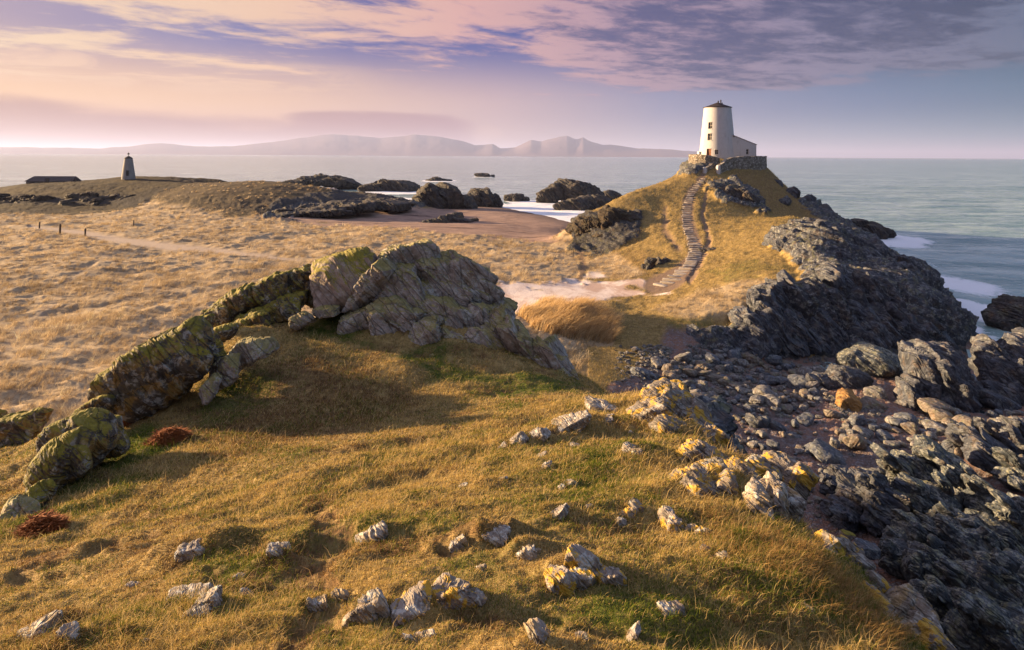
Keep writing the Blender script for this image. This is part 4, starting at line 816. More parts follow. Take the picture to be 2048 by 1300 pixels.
# --- shore rocks and islets
def sea_rock(parts, vbase, label, mat='dark', z0=0.0, name='sea_rock', cat='sea rock', foam=.8, D=None, amp=1.35, p=10, grp=None):
    u0 = sum(q[0] for q in parts) / len(parts)
    if D is None: D = (CZ - z0) / -float(ray(u0, vbase)[1])
    k = Mass()
    for q in parts:
        u, v, w_, h_ = q[:4]; tl = q[4] if len(q) > 4 else 0; dd = q[5] if len(q) > 5 else 0
        k.slab(u, v + (.12 * h_ if foam or D > 150 else 0), D + dd, w_ * .96, h_ * (.80 if foam or D > 150 else 1), .8, tl, yaw=(u * 31 % 60) - 30, amp=amp, p=p, dl=1)
    o = k.done(name, M[mat], label, cat, grp)
    if foam:
        W_ = max(q[0] + q[2] / 2 for q in parts) - min(q[0] - q[2] / 2 for q in parts)
        SEA_ROCKS.append((float(at(u0, vbase, D)[0]), D, W_ * D / F * .5, foam))
    return o
sea_rock([(620, 362, 110, 30, 6), (680, 362, 100, 32, -10), (640, 356, 80, 20)], 372, 'long low dark headland of rock farthest left in the bay', D=340, foam=.3)
sea_rock([(760, 372, 90, 30, 8), (800, 370, 90, 34, -10), (838, 377, 40, 14)], 379, 'dark low rock with tail, second from the left in the bay', D=325)
sea_rock([(876, 358, 40, 12), (862, 360, 26, 7), (893, 360, 26, 6)], 361.5, 'small flat reef out in the bay')
sea_rock([(966, 350, 34, 12)], 353.5, 'farthest rounded islet out at sea')
sea_rock([(985, 351, 8, 7)], 353.5, 'tiny rock right beside the farthest islet')
sea_rock([(862, 392, 84, 80, 10), (895, 392, 90, 76, -20), (925, 404, 56, 52)], 420, 'tall dark crag at the left of the beach', D=212, foam=.0)
sea_rock([(966, 391, 56, 60, 10), (985, 400, 36, 44, -20), (945, 398, 44, 48)], 416, 'dark crag at the tip of the beach, ending at the surf', D=226, foam=.2)
sea_rock([(1028, 394, 44, 24, 5), (1050, 397, 22, 14)], 402, 'small twin-humped rock standing in the surf')
sea_rock([(1100, 388, 70, 44, 26), (1150, 376, 84, 62, -8), (1185, 382, 56, 50, -26)], 405, 'largest black islet in the surf before the headland')
sea_rock([(1150, 404, 84, 36, 14), (1195, 402, 60, 44, -10), (1125, 412, 40, 14)], 419, 'low black rock in front of the largest islet')
sea_rock([(1225, 392, 56, 36, -6)], 402, 'black rock hidden partly behind the headland slope')
sea_rock([(898, 437, 56, 36, 6), (920, 442, 50, 26, -10)], 447, 'rounded rock with weed lying on the beach', z0=1.3, foam=0, name='beach_rock', cat='rock')
sea_rock([(866, 442, 44, 16, 10)], 449, 'low grey rock left of the rounded beach rock', z0=1.3, foam=0, name='beach_rock', cat='rock')
sea_rock([(948, 440, 24, 14)], 445, 'small dark stone right of the rounded beach rock', z0=1.3, foam=0, name='beach_rock', cat='rock')
sea_rock([(1690, 462, 90, 44, -4), (1742, 458, 76, 44, -12), (1712, 446, 44, 26), (1765, 464, 44, 26, -20)], 474, 'dark brown point of rock at the seaward end of the headland', foam=.7)
sea_rock([(2030, 622, 110, 84, 16), (2080, 640, 100, 120)], 655, 'grey-green rock at the right edge where surf breaks', D=69, foam=.5)
cliff([(1992, 725, 48), (2024, 705, 48.3), (2110, 695, 48)], [(1978, 806, 46.5), (2030, 815, 46.2), (2110, 820, 46)], 'tall weedy rock wall at the right edge beside the tide channel', 11, 30, (30, 56), (80, 140), 'stack', 'rock_stack', 'rock stack', -.2, [(2026, 745, 48.6, 64, 120, .8, 10), (2070, 745, 48.6, 90, 140, .8, 10)])
cliff([(1832, 745, 46.4), (1858, 712, 46.6), (1890, 702, 46.5), (1925, 750, 46)], [(1812, 824, 45), (1850, 832, 44.8), (1900, 832, 45), (1945, 826, 45.2)], 'dark bedded stack standing in the cove to the right of the orange boulder', 12, 26, (24, 40), (70, 120), 'stack', 'rock_stack', 'rock stack', -.1, [(1872, 765, 46.4, 100, 150, .8, 4), (1905, 785, 46.2, 80, 110, .8, 16), (1842, 795, 45.6, 60, 90, .8, -14)], (6, 24))
sea_rock([(1740, 725, 120, 84, -10), (1700, 735, 60, 70, 20), (1780, 735, 80, 60, -20)], 750, 'smooth domed grey-green slab at the foot of the cliff', 'barn', D=53, foam=0, name='rock_outcrop', cat='outcrop', amp=.7)
sea_rock([(1680, 765, 90, 70, -20), (1640, 770, 70, 50, -10), (1715, 790, 70, 60, -20)], 790, 'dark bedded rocks below the domed slab', 'stack', D=49, foam=0, name='rock_outcrop', cat='outcrop')
sea_rock([(1985, 803, 100, 44, -16)], 815, 'big flat tilted boulder near the tide channel', 'stack', D=45, foam=0, name='boulder', cat='boulder', amp=.5)
sea_rock([(1898, 655, 44, 40, 10), (1930, 668, 60, 40, -10), (1965, 690, 60, 34)], 690, 'low wet reef between the cliff foot and the surf', 'stack', D=64, foam=.3, name='rock_outcrop', cat='outcrop')
sea_rock([(1862, 572, 10, 8)], 576, 'tiny rock awash in the surf, nearer the cliff', foam=1.0)
sea_rock([(1836, 573, 9, 7)], 576, 'tiniest rock awash right at the cliff foot', foam=1.0)
# --- the rock shelf at lower right: a heap of tilted barnacled beds
def shelf(spots, label, mat='barn', seed=0, n=8, spread=60, wr=(60, 130), tilt=-38, Dlim=(17, 45)):
    g = np.random.default_rng(seed); k = Mass()
    for (u, v, w_, h_) in spots:
        D = float(hit(u, min(v + h_ * .4, 1290), *Dlim)[1]); k.slab(u, v + .1 * h_, D, w_ * .95, h_ * .85, .9, tilt + g.uniform(-15, 15), g.uniform(-30, 30), amp=1.5, p=12)
        for _ in range(6): k.slab(u + g.uniform(-.5, .5) * w_, v + g.uniform(-.42, .40) * h_, D + g.uniform(-.8, .3), w_ * g.uniform(.35, .8), h_ * g.uniform(.14, .30), g.uniform(.4, .8), tilt + g.uniform(-16, 12), g.uniform(-30, 30), amp=1.3, p=16, seed=int(g.integers(9999)), pl=7)
    return k.done('rock_shelf', M[mat], label, 'rock shelf')
shelf([(1680, 955, 60, 70), (1715, 990, 90, 120), (1765, 1000, 80, 130), (1740, 960, 70, 60), (1700, 1030, 60, 60)], 'black hollowed rock draped in seaweed beside the gravel gully', 'stack', 1, tilt=-10)
shelf([(1830, 950, 110, 90), (1880, 930, 100, 90), (1800, 1000, 80, 90), (1860, 1000, 110, 90), (1920, 975, 90, 80)], 'lumpy rock shelf thick with yellow-green barnacles, top of the right shelf', 'barn', 2)
shelf([(1840, 1080, 120, 100), (1900, 1060, 120, 90), (1800, 1100, 80, 110), (1870, 1130, 110, 110), (1940, 1110, 110, 110)], 'ridged barnacled shelf in the middle of the right shore', 'barn', 3)
shelf([(1990, 1000, 110, 80), (2040, 1040, 110, 110), (1985, 1070, 100, 90), (2060, 950, 110, 80)], 'dark green shelf beside the rock pools at the right edge', 'barn', 4)
shelf([(1860, 1210, 100, 110), (1920, 1200, 120, 120), (1980, 1180, 120, 120), (2040, 1170, 110, 120), (1950, 1270, 130, 120), (2030, 1270, 130, 130), (1880, 1290, 100, 90)], 'steep black ribbed shelf at the lower right corner', 'barn', 5)
shelf([(1940, 880, 90, 50), (1990, 910, 100, 60), (2040, 880, 90, 60)], 'low dark ledges behind the pools on the right', 'stack', 6)
# --- outcrops on the headland
cliff([(-20, 394, 189), (110, 397, 188), (190, 396, 188), (262, 402, 187)], [(-20, 421, 177), (110, 421, 178), (190, 420, 179), (262, 418, 181)], 'dark low cliff under the grassy top of the far left headland', 21, 46, (24, 54), (14, 26), 'shadecliff', dz=2.2, tl=(-6, 14))
def outcrop(parts, label, mat='dark', amp=1.3):
    k = Mass()
    for u, v, D, w_, h_, tl in parts: k.slab(u, v, D, w_, h_, .9, tl, yaw=(u * 31 % 60) - 30, amp=amp, p=11)
    return k.done('rock_outcrop', M[mat], label, 'outcrop')
outcrop([(1440, 382, 124, 60, 30, -16), (1475, 392, 121, 60, 40, -24), (1500, 408, 118, 44, 40, -34), (1420, 372, 126, 36, 20, -10)], 'dark outcrop on the upper headland slope right of the steps')
outcrop([(1192, 468, 111, 56, 74, 34), (1226, 462, 110, 60, 80, 14), (1260, 456, 110, 50, 64, -10), (1166, 474, 112, 44, 62, 40), (1148, 486, 113, 36, 44, 50), (1156, 462, 114, 34, 50, 44), (1205, 440, 114, 50, 44, 30), (1210, 484, 108, 70, 44, 10), (1245, 440, 112, 60, 36, -6), (1180, 446, 114, 36, 36, 36)], 'brown cliff, darkened for shade, at the left foot of the headland', 'shadecliff', 1.6)
outcrop([(1300, 530, 82, 22, 30, -10), (1318, 526, 83, 18, 26, -20), (1290, 536, 82, 16, 20, 0), (1330, 526, 83.5, 30, 18, 10)], 'cluster of dark rocks left of the lower steps')
outcrop([(1416, 502, 88, 40, 12, 0), (1434, 501, 88, 34, 11, 0)], 'low rock step in the grass right of the steps')
cliff([(1550, 484, 84), (1585, 472, 83), (1640, 462, 80), (1720, 490, 79.5), (1800, 530, 78.5), (1836, 560, 77.5)], [(1575, 522, 76), (1620, 548, 71.5), (1700, 560, 71.5), (1790, 580, 71), (1850, 590, 74)], 'upper dark cliff on the seaward side of the headland', 3, 64, hr=(50, 90))
cliff([(1500, 615, 60), (1585, 574, 62.6), (1650, 552, 64.6), (1740, 566, 65.4), (1820, 610, 63.8), (1872, 655, 62.3)], [(1500, 684, 57.3), (1580, 698, 58.4), (1680, 704, 59.3), (1780, 700, 60.2), (1870, 696, 61)], 'great bedded cliff in the lower half of the headland, facing the cove', 4, 96)
cliff([(1375, 668, 57.6), (1440, 655, 58.4), (1500, 668, 57.6), (1560, 690, 58)], [(1390, 690, 55.6), (1450, 695, 55.6), (1510, 705, 55.6), (1570, 712, 56)], 'speckled dark rocks where the grass meets the boulder field', 5, 22, (30, 56), (26, 46))
outcrop([(590, 427, 158, 90, 16, 6), (650, 424, 160, 110, 22, 0), (710, 416, 165, 90, 22, 4), (765, 407, 175, 100, 22, -4), (690, 410, 168, 70, 16, 0), (800, 408, 180, 70, 20, 0), (620, 416, 164, 60, 16, 6), (568, 423, 159, 50, 14, 0)], 'pale grey rocks along the foot of the dune hill by the beach')
outcrop([(1552, 374, 138.5, 30, 26, 30), (1578, 394, 136.5, 40, 36, 34), (1610, 414, 134.5, 44, 44, 34), (1640, 438, 130.5, 50, 48, 30), (1604, 434, 127, 44, 36, 30), (1566, 408, 126, 34, 24, 30)], 'dark broken rocks down the right skyline of the headland below the terrace', 'stack')
# --- boulders of the cove
BASES = []
for i in range(9):
    g = np.random.default_rng(100 + i)
    V, f = stone(4, (1.0, g.uniform(.7, 1.0), g.uniform(.5, .8)), rotm(g.uniform(-10, 10)), 300 + i, g.choice([5, 8, 12]))
    V = roughen(V, .9, .75, g.normal(size=3), 1, i * 1.7)
    BASES.append([mesh_np('boulder', V, [f]) for _ in range(3)])
    for mm, kk in zip(BASES[-1], ('rubble', 'rubble2', 'rubble3')): mm.materials.append(M[kk])
TONE = ['grey', 'brown', 'slate-blue']
def boulder(u, v, wpx, base, tone, label=None, group=None, sq=(1, 1), Dr=(19, 62), mat=None, sink=.12, tilt=0):
    p_ = hit(u, v, *Dr); s = wpx * p_[1] / F
    me = BASES[base][tone]
    if mat: me = me.copy(); me.materials.clear(); me.materials.append(M[mat])
    o = link('boulder', me); o.location = (p_[0], p_[1], p_[2] + s * sq[1] * (.30 - sink))
    o.scale = (s, s * sq[0], s * sq[1]); o.rotation_euler = (random.uniform(-.25, .25), math.radians(-tilt) + random.uniform(-.2, .2), random.uniform(0, 6.28) if not mat else 0)
    o['label'] = label; o['category'] = 'boulder'
    if group: o['group'] = group
    return o
k = Mass(); k.slab(1690, 808, 44.5, 46, 66, .8, -14, seed=77, amp=.9, p=14).slab(1715, 818, 45, 34, 44, .8, -30)
k.done('boulder', M['orange'], 'upright orange boulder standing in the cove gravel', 'boulder')
Mass().slab(1745, 822, 44.6, 62, 44, .8, -16, amp=.7).done('boulder', M['rubble2'], 'pale olive boulder just right of the upright orange boulder', 'boulder')
Mass().slab(1752, 792, 46.5, 52, 40, .8, 14, amp=.5, p=7).done('boulder', M['rubble'], 'smooth round grey boulder behind the olive one', 'boulder')
k = Mass(); k.slab(1520, 858, 40.5, 50, 60, .8, 30, amp=1.2).slab(1550, 870, 40.2, 50, 50, .8, -30).slab(1590, 882, 39.5, 60, 30, .8, -20)
k.done('rock_outcrop', M['stack'], 'jagged blue-grey rock rising from the brown gravel', 'outcrop')
Mass().slab(1285, 752, 47, 56, 30, .8, -14).done('boulder', M['rubble3'], 'dark flat boulder alone at the foot of the grassy gully', 'boulder')
Mass().slab(1660, 915, 37, 84, 36, .8, -34, amp=.8, p=14).slab(1632, 908, 37.4, 50, 34, .8, -34).done('boulder', M['rubble3'], 'long black slab leaning to the right in the gravel', 'boulder')
Mass().slab(1578, 960, 33.5, 60, 34, .9, -36, amp=.9).slab(1600, 975, 33, 44, 30, .9, -30).done('boulder', M['rubble3'], 'black wet boulder close under the turf edge', 'boulder')
Mass().slab(1695, 1070, 27.5, 30, 18, .9, -10, amp=.5).done('boulder', M['pink'], 'single pink boulder in the gully below the turf edge', 'boulder')
Mass().slab(1735, 1100, 25.6, 56, 26, .9, -20, amp=.6, p=14).done('boulder', M['rubble3'], 'dark flat slab just below the single pink boulder', 'boulder')
Mass().slab(1875, 815, 43, 60, 28, .9, 0, amp=.6).done('boulder', M['rubble2'], 'rusty brown boulder at the foot of the dark bedded stack', 'boulder')
Mass().slab(1400, 722, 52.5, 44, 20, .9, 0, amp=.8).slab(1382, 716, 53, 24, 16).done('rock', M['rubble'], 'low rock beside the small puddle at the top of the boulder field', 'rock')
g = np.random.default_rng(11); placed = []
ZONES = [([(1300, 725), (1400, 715), (1480, 700), (1560, 720), (1640, 750), (1660, 800), (1600, 820), (1480, 830), (1400, 810), (1340, 770)], 150, (16, 52), 'in the boulder field below the cliff'),
         ([(1400, 800), (1480, 830), (1600, 810), (1700, 840), (1680, 900), (1560, 920), (1460, 880)], 40, (10, 34), 'on the brown gravel of the cove'),
         ([(1680, 830), (1800, 840), (1900, 830), (2040, 820), (2048, 900), (1900, 910), (1760, 900), (1690, 900)], 86, (18, 56), 'in the heap below the dark bedded stack'),
         ([(1560, 920), (1660, 930), (1690, 1000), (1640, 1040), (1590, 980)], 16, (10, 34), 'in the gully under the turf edge'),
         ([(1240, 700), (1310, 700), (1400, 720), (1340, 760), (1270, 745)], 14, (8, 20), 'on the stony slope below the grass tussock')]
for poly, n, (w0, w1), where in ZONES:
    pa = np.array(poly, float); cnt = 0; tries = 0
    while cnt < n and tries < 4000:
        tries += 1
        u, v = g.uniform(pa[:, 0].min(), pa[:, 0].max()), g.uniform(pa[:, 1].min(), pa[:, 1].max())
        ins = False
        for (x0, y0), (x1, y1) in zip(pa, np.roll(pa, -1, 0)):
            if (y0 > v) != (y1 > v) and u < (x1 - x0) * (v - y0) / (y1 - y0) + x0: ins = not ins
        if not ins: continue
        w_ = w0 + (w1 - w0) * g.uniform() ** 2.2
        if any((u - a) ** 2 + 3.0 * (v - b) ** 2 < (.27 * (w_ + c_)) ** 2 for a, b, c_ in placed): continue
        placed.append((u, v, w_)); cnt += 1
        tn = int(g.choice([0, 0, 1, 1, 2])); sz = 'small' if w_ < w0 + (w1 - w0) * .12 else 'middle-sized' if w_ < w0 + (w1 - w0) * .45 else 'large'
        boulder(u, v, w_, int(g.integers(9)), tn, '%s %s boulder lying %s' % (sz, TONE[tn], where), '%s %s boulders %s' % (sz, TONE[tn], where), (g.uniform(.7, 1.1), g.uniform(.7, 1.15)))

# small stones nobody would count, strewn between the boulders
g = np.random.default_rng(44); d4, f4 = ico(2); SV, SF, n_ = [], [], 0
for poly, n, (w0, w1), where in ZONES:
    pa = np.array(poly, float); m_ = n * 14; uu = g.uniform(pa[:, 0].min() - 10, pa[:, 0].max() + 10, m_); vv = g.uniform(pa[:, 1].min() - 8, pa[:, 1].max() + 8, m_)
    for u, v in zip(uu, vv):
        if fbm(np.array([u * .02]), np.array([v * .04]), np.array([1.5]), 3)[0] < -.15: continue
        if 835 < v < 1050 and g.uniform() > .18: continue
        p_ = hit(u, v, 18.5, 62)
        if p_[2] > 3.2: continue
        s_ = g.uniform(3, 11) ** 1.0 * p_[1] / F * .5; V = d4 * (np.array([1, g.uniform(.6, 1), g.uniform(.4, .8)]) * s_) * (1 + .22 * g.normal(size=(len(d4), 1)))
        a = g.uniform(0, 6.28); V = V @ np.array([[math.cos(a), -math.sin(a), 0], [math.sin(a), math.cos(a), 0], [0, 0, 1]]); SV.append(V + p_ + [0, 0, s_ * .15]); SF.append(f4 + n_); n_ += len(d4)
link('shingle', mesh_np('shingle', np.concatenate(SV), [np.concatenate(SF)], smooth=False), M['rubble'], None, kind='stuff', label='loose small stones between the boulders of the cove')
for (x, y, z, r, ry) in POOLS:
    a = np.linspace(0, 2 * math.pi, 41)[:-1]; rr = 1 + .22 * np.sin(a * 3 + x) + .12 * np.sin(a * 5 + y)
    V = np.concatenate([[[0, 0, 0]], np.stack([np.cos(a) * rr * r, np.sin(a) * rr * ry, a * 0], 1)]); j = np.arange(40)
    o = link('rock_pool', mesh_np('rock_pool', V, [np.stack([j * 0, j + 1, (j + 1) % 40 + 1], 1)]), None, kind='structure'); o.location = (x, y, z)
    if 'pool' not in M:
        m, t, out = material('pool_water'); M['pool'] = m; pb = principled(t, out, (0.03, 0.04, 0.045, 1), 0.04, t.bump(t.noise(t.new('ShaderNodeNewGeometry').outputs['Position'], 3.0, 3), .05, .02), 0.6)
    o.data.materials.append(M['pool'])
# ---------------------------------------------------------------- the white tower and the other built things
def noise_mat(name, a, b, scale=3.0, rough=0.85, bump=0.4, dist=0.02, stain=None):
    m, t, out = material(name)
    pos = t.new('ShaderNodeNewGeometry').outputs['Position']
    n = t.noise(pos, scale, 6, 0.62); c = t.mix(n, (*a, 1), (*b, 1))
    if stain:
        s1 = t.noise(t.mapv(pos, (0, 0, 0), (2.2, 2.2, 0.35)), 1.0, 6, 0.66)
        c = t.mix(t.ss(s1, 0.52, 0.74, 0.0, 0.5), c, (*stain, 1))
        s2 = t.noise(pos, 2.6, 5, 0.7); c = t.mix(t.ss(s2, 0.66, 0.74, 0.0, 0.55), c, (*stain, 1))
    principled(t, out, c, rough, t.bump(n, bump, dist)); return m
M['white'] = noise_mat('limewash', (0.40, 0.395, 0.40), (0.50, 0.495, 0.50), 1.4, stain=(0.25, 0.24, 0.235))
M['roof'] = noise_mat('dark_roof', (0.016, 0.011, 0.013), (0.028, 0.018, 0.020), 4)
M['slate'] = noise_mat('slate_roof', (0.035, 0.03, 0.034), (0.065, 0.055, 0.058), 1.2)
M['glass'] = noise_mat('window_glass', (0.02, 0.022, 0.026), (0.03, 0.033, 0.04), 2, rough=0.15, bump=0)
M['frame'] = noise_mat('painted_frame', (0.40, 0.36, 0.30), (0.5, 0.46, 0.4), 9)
M['door'] = noise_mat('brown_door', (0.16, 0.07, 0.04), (0.22, 0.10, 0.06), 9)
M['pot'] = noise_mat('chimney_pot', (0.03, 0.025, 0.025), (0.06, 0.05, 0.045), 9)
M['post'] = noise_mat('weathered_post', (0.05, 0.035, 0.025), (0.11, 0.08, 0.06), 20)
M['tread'] = noise_mat('step_tread', (0.16, 0.14, 0.125), (0.34, 0.30, 0.265), 2.4, bump=.6, dist=.05)
M['beacon'] = noise_mat('old_limewash', (0.19, 0.18, 0.17), (0.32, 0.31, 0.30), 1.2, stain=(0.07, 0.06, 0.05))
m, t, out = material('rubble_wall'); M['wall'] = m
pos = t.new('ShaderNodeNewGeometry').outputs['Position']
e = t.voro(t.mapv(pos, (0, 0, 0), (1, 1, 1.7)), 1.9, 'DISTANCE_TO_EDGE'); cl_ = t.sep(t.voro(t.mapv(pos, (0, 0, 0), (1, 1, 1.7)), 1.9, 'F1', 1))[0]
c = t.ramp(cl_, [(0.0, (0.17, 0.14, 0.11)), (0.5, (0.28, 0.24, 0.20)), (1.0, (0.42, 0.38, 0.33))])
c = t.mix(t.ss(t.noise(pos, 1.3, 5, .6), .48, .62, 0, .6), c, (0.15, 0.125, 0.075, 1))
c = t.mix(t.ss(e, 0.0, 0.07, 0.85, 0.0), c, (0.05, 0.042, 0.035, 1))
principled(t, out, c, 0.9, t.bump(t.ss(e, 0, .15), 1.0, .12))

def box(x0, x1, y0, y1, z0, z1):
    v = np.array([[x, y, z] for z in (z0, z1) for y in (y0, y1) for x in (x0, x1)], float)
    f = np.array([[0, 2, 3, 1], [4, 5, 7, 6], [0, 1, 5, 4], [2, 6, 7, 3], [0, 4, 6, 2], [1, 3, 7, 5]]); return v, f
def join(parts):
    V, Fs, n = [], [], 0
    for v, f in parts: V.append(v); Fs.append(f + n); n += len(v)
    return np.concatenate(V), np.concatenate(Fs)
def part(name, vf, mat, parent, smooth=False, **props):
    fs = vf[1] if isinstance(vf[1], list) else [vf[1]]
    return link(name, mesh_np(name, vf[0], fs, smooth=smooth), mat, parent, **props)

def tower():
    D = 146.0; base = at(1434.7, 313.0, D); k = D / F
    T = thing('white_tower', 'tall tapering white tower with dark conical roof, on the headland summit', 'tower', tuple(base))
    H = 97.5 * k; r0, r1 = 35.4 * k, 26.3 * k
    NS, NZ = 128, 60
    ph = np.arange(NS) / NS * 2 * math.pi; zz = np.linspace(-1.6, H, NZ + 1)
    R = lambda z: r0 + (r1 - r0) * np.clip(z, 0, None) / H
    ring = lambda z, dr=0.0: np.stack([-np.sin(ph) * (R(z) + dr), -np.cos(ph) * (R(z) + dr), np.full(NS, z)], 1)
    # openings: azimuth towards the left of the front, half width, bottom, top
    OP = [('window', math.radians(45), .42, 58.0, 44.6 + 25), ('window', math.radians(45), .44, 32.5, 45.5), ('door', math.radians(45), .50, 1.0, 15.5), ('window', math.radians(20.5), .36, 4.6, 14.0)]
    OP[0] = ('window', math.radians(45), .42, 54.0, 67.0)
    keep = np.ones((NZ, NS), bool); ops = []
    for kind, a0, hw, zb, zt in OP:
        zb, zt = zb * k, zt * k; rm = R((zb + zt) / 2); da = hw / rm
        js = np.where(np.abs((ph + math.pi / NS - a0 + math.pi) % (2 * math.pi) - math.pi) < da)[0]
        iz = np.where((zz[:-1] + zz[1:]) / 2 > zb)[0]; iz = iz[(zz[iz] + zz[iz + 1]) / 2 < zt]
        keep[np.ix_(iz, js)] = False; ops.append((kind, js.min(), js.max() + 1, iz.min(), iz.max() + 1))
    V = np.concatenate([ring(z) for z in zz]); F_ = []
    for i in range(NZ):
        for j in range(NS):
            if keep[i, j]: F_.append((i * NS + j, (i + 1) * NS + j, (i + 1) * NS + (j + 1) % NS, i * NS + (j + 1) % NS))
    F_ = [list(f) for f in F_]; V = list(V); 
    for kind, j0, j1, i0, i1 in ops:                                # reveals of the openings
        c = []
        for (i, j) in ((i0, j0), (i0, j1), (i1, j1), (i1, j0)):
            o = np.array(V[i * NS + j]); n = np.array([o[0], o[1], 0]); n /= np.linalg.norm(n)
            V.append(o - n * .45); c.append((i * NS + j, len(V) - 1))
        for a, b in zip(c, c[1:] + c[:1]): F_.append([a[0], b[0], b[1], a[1]])
    w = part('tower_wall', (np.array(V), np.array(F_)), M['white'], T, True)
    w.data.polygons.foreach_set('use_smooth', np.array([True] * int(keep.sum()) + [False] * (len(F_) - int(keep.sum()))))
    for kind, j0, j1, i0, i1 in ops:
        am = (j0 + j1) / 2 / NS * 2 * math.pi; z0, z1 = zz[i0], zz[i1]; rr = R((z0 + z1) / 2)
        hw = rr * (j1 - j0) / NS * math.pi; lean = (r0 - r1) / H
        o = part(kind, box(-hw, hw, .02, .06, 0, z1 - z0), M['glass' if kind == 'window' else 'door'], T)
        o.rotation_euler = (-math.atan(lean) * 0, 0, -am); rq = R(z0) - .36
        o.location = (-math.sin(am) * rq, -math.cos(am) * rq, z0)
        fr = [box(-hw, -hw + .08, -.03, .02, 0, z1 - z0), box(hw - .08, hw, -.03, .02, 0, z1 - z0), box(-hw + .08, hw - .08, -.03, .02, z1 - z0 - .08, z1 - z0)]
        if kind == 'window': fr += [box(-hw + .08, hw - .08, -.03, .02, (z1 - z0) * .48, (z1 - z0) * .48 + .07), box(-.03, .03, -.025, .02, .08, z1 - z0 - .08), box(-hw + .08, hw - .08, -.03, .02, 0, .08)]
        part('frame', join(fr), M['frame'] if kind == 'window' else M['door'], o)
        if kind == 'window': part('sill', box(-hw - .05, hw + .05, -.42, -.03, -.09, -.002), M['white'], o)
        else: part('handle', box(hw * .5, hw * .7, -.05, .02, (z1 - z0) * .5, (z1 - z0) * .5 + .06), M['pot'], o)
    # roof: shallow cone with a lip
    prof = [(r1 + .02, H - .02), (r1 + .16, H - .02), (r1 + .16, H + .08), (r1 * .55, H + .08 + .52), (.12, H + 1.16), (0.02, H + 1.18)]
    V = np.concatenate([np.stack([np.cos(ph) * r, np.sin(ph) * r, np.full(NS, z)], 1) for r, z in prof])
    idx = np.arange(len(prof) * NS).reshape(len(prof), NS); nx = np.roll(idx, -1, 1)
    rf = part('roof', (V, np.stack([idx[:-1], nx[:-1], nx[1:], idx[1:]], -1).reshape(-1, 4)), M['roof'], T)
    for dx, dy, hh, rr in ((.05, -.3, .55, .16), (.75, .2, .95, .14), (1.02, .1, .42, .13)):
        p_ = lathe([(rr, 0), (rr * .85, hh * .6), (rr * 1.15, hh * .62), (rr * 1.0, hh * .85), (rr * .5, hh)], 12)
        o = part('chimney_pot', p_, M['pot'], rf); o.location = (dx, dy, H + 1.18 - .34 * math.hypot(dx, dy) - .1)
    # lean-to on the right
    x1 = (1503.5 - 1434.7) * k; zl = 23.6 * k; zh = 40.5 * k; xs = 26.0 * k
    y0, y1 = -2.75, 2.2
    prof = [(.6, -1.6), (x1, -1.6), (x1, zl), (.6, zh + (xs - .6) * (zh - zl) / (x1 - xs))]
    V = np.array([[x, y, z] for y in (y0, y1) for x, z in prof])
    wx0, wx1, wz0, wz1 = (1483.6 - 1434.7) * k, (1488.4 - 1434.7) * k, 5.0 * k, 14.6 * k
    fv = [(prof[0][0], y0, prof[0][1]), (prof[1][0], y0, prof[1][1]), (prof[2][0], y0, prof[2][1]), (prof[3][0], y0, prof[3][1]),
          (wx0, y0, wz0), (wx1, y0, wz0), (wx1, y0, wz1), (wx0, y0, wz1), (wx0, y0 + .4, wz0), (wx1, y0 + .4, wz0), (wx1, y0 + .4, wz1), (wx0, y0 + .4, wz1)]
    V = np.concatenate([V, np.array(fv)]); q = 8
    F4 = [[1, 5, 6, 2], [5, 4, 7, 6], [0, 3, 7, 4], [q + 0, q + 1, q + 5, q + 4], [q + 1, q + 2, q + 6, q + 5], [q + 2, q + 3, q + 7, q + 6], [q + 3, q + 0, q + 4, q + 7],
          [q + 4, q + 5, q + 9, q + 8], [q + 5, q + 6, q + 10, q + 9], [q + 6, q + 7, q + 11, q + 10], [q + 7, q + 4, q + 8, q + 11]]
    ax = part('annex', (V, np.array(F4)), M['white'], T)
    wn = part('window', box(wx0, wx1, y0 + .34, y0 + .38, wz0, wz1), M['glass'], ax)
    part('frame', join([box(wx0, wx0 + .07, y0 + .28, y0 + .335, wz0, wz1), box(wx1 - .07, wx1, y0 + .28, y0 + .335, wz0, wz1), box(wx0 + .07, wx1 - .07, y0 + .28, y0 + .335, (wz0 + wz1) / 2, (wz0 + wz1) / 2 + .07), box(wx0 + .07, wx1 - .07, y0 + .28, y0 + .335, wz1 - .07, wz1)]), M['frame'], wn)
    part('sill', box(wx0 - .05, wx1 + .05, y0 - .06, y0 + .275, wz0 - .1, wz0 - .003), M['white'], wn)
    sl_ = (zh - zl) / (x1 - xs); t0 = (xs - .35, zh + .35 * sl_); t1 = (x1 + .14, zl - .14 * sl_)
    V = np.array([[x, y, z + dz] for dz in (.004, .10) for y in (y0 - .08, y1 + .08) for x, z in (t0, t1)])
    part('annex_roof', (V, np.array([[0, 2, 3, 1], [4, 5, 7, 6], [0, 1, 5, 4], [2, 6, 7, 3], [0, 4, 6, 2], [1, 3, 7, 5]])), M['slate'], ax)
    part('wall_lamp', box((1458 - 1434.7) * k, (1460 - 1434.7) * k, y0 - .14, y0 - .002, 38.5 * k, 40.2 * k), M['pot'], ax)
    # low porch wall at the foot on the left
    part('porch', box(-r0 - .35, -r0 + .5, -.7, .7, -1.5, 9.5 * k), M['white'], T)
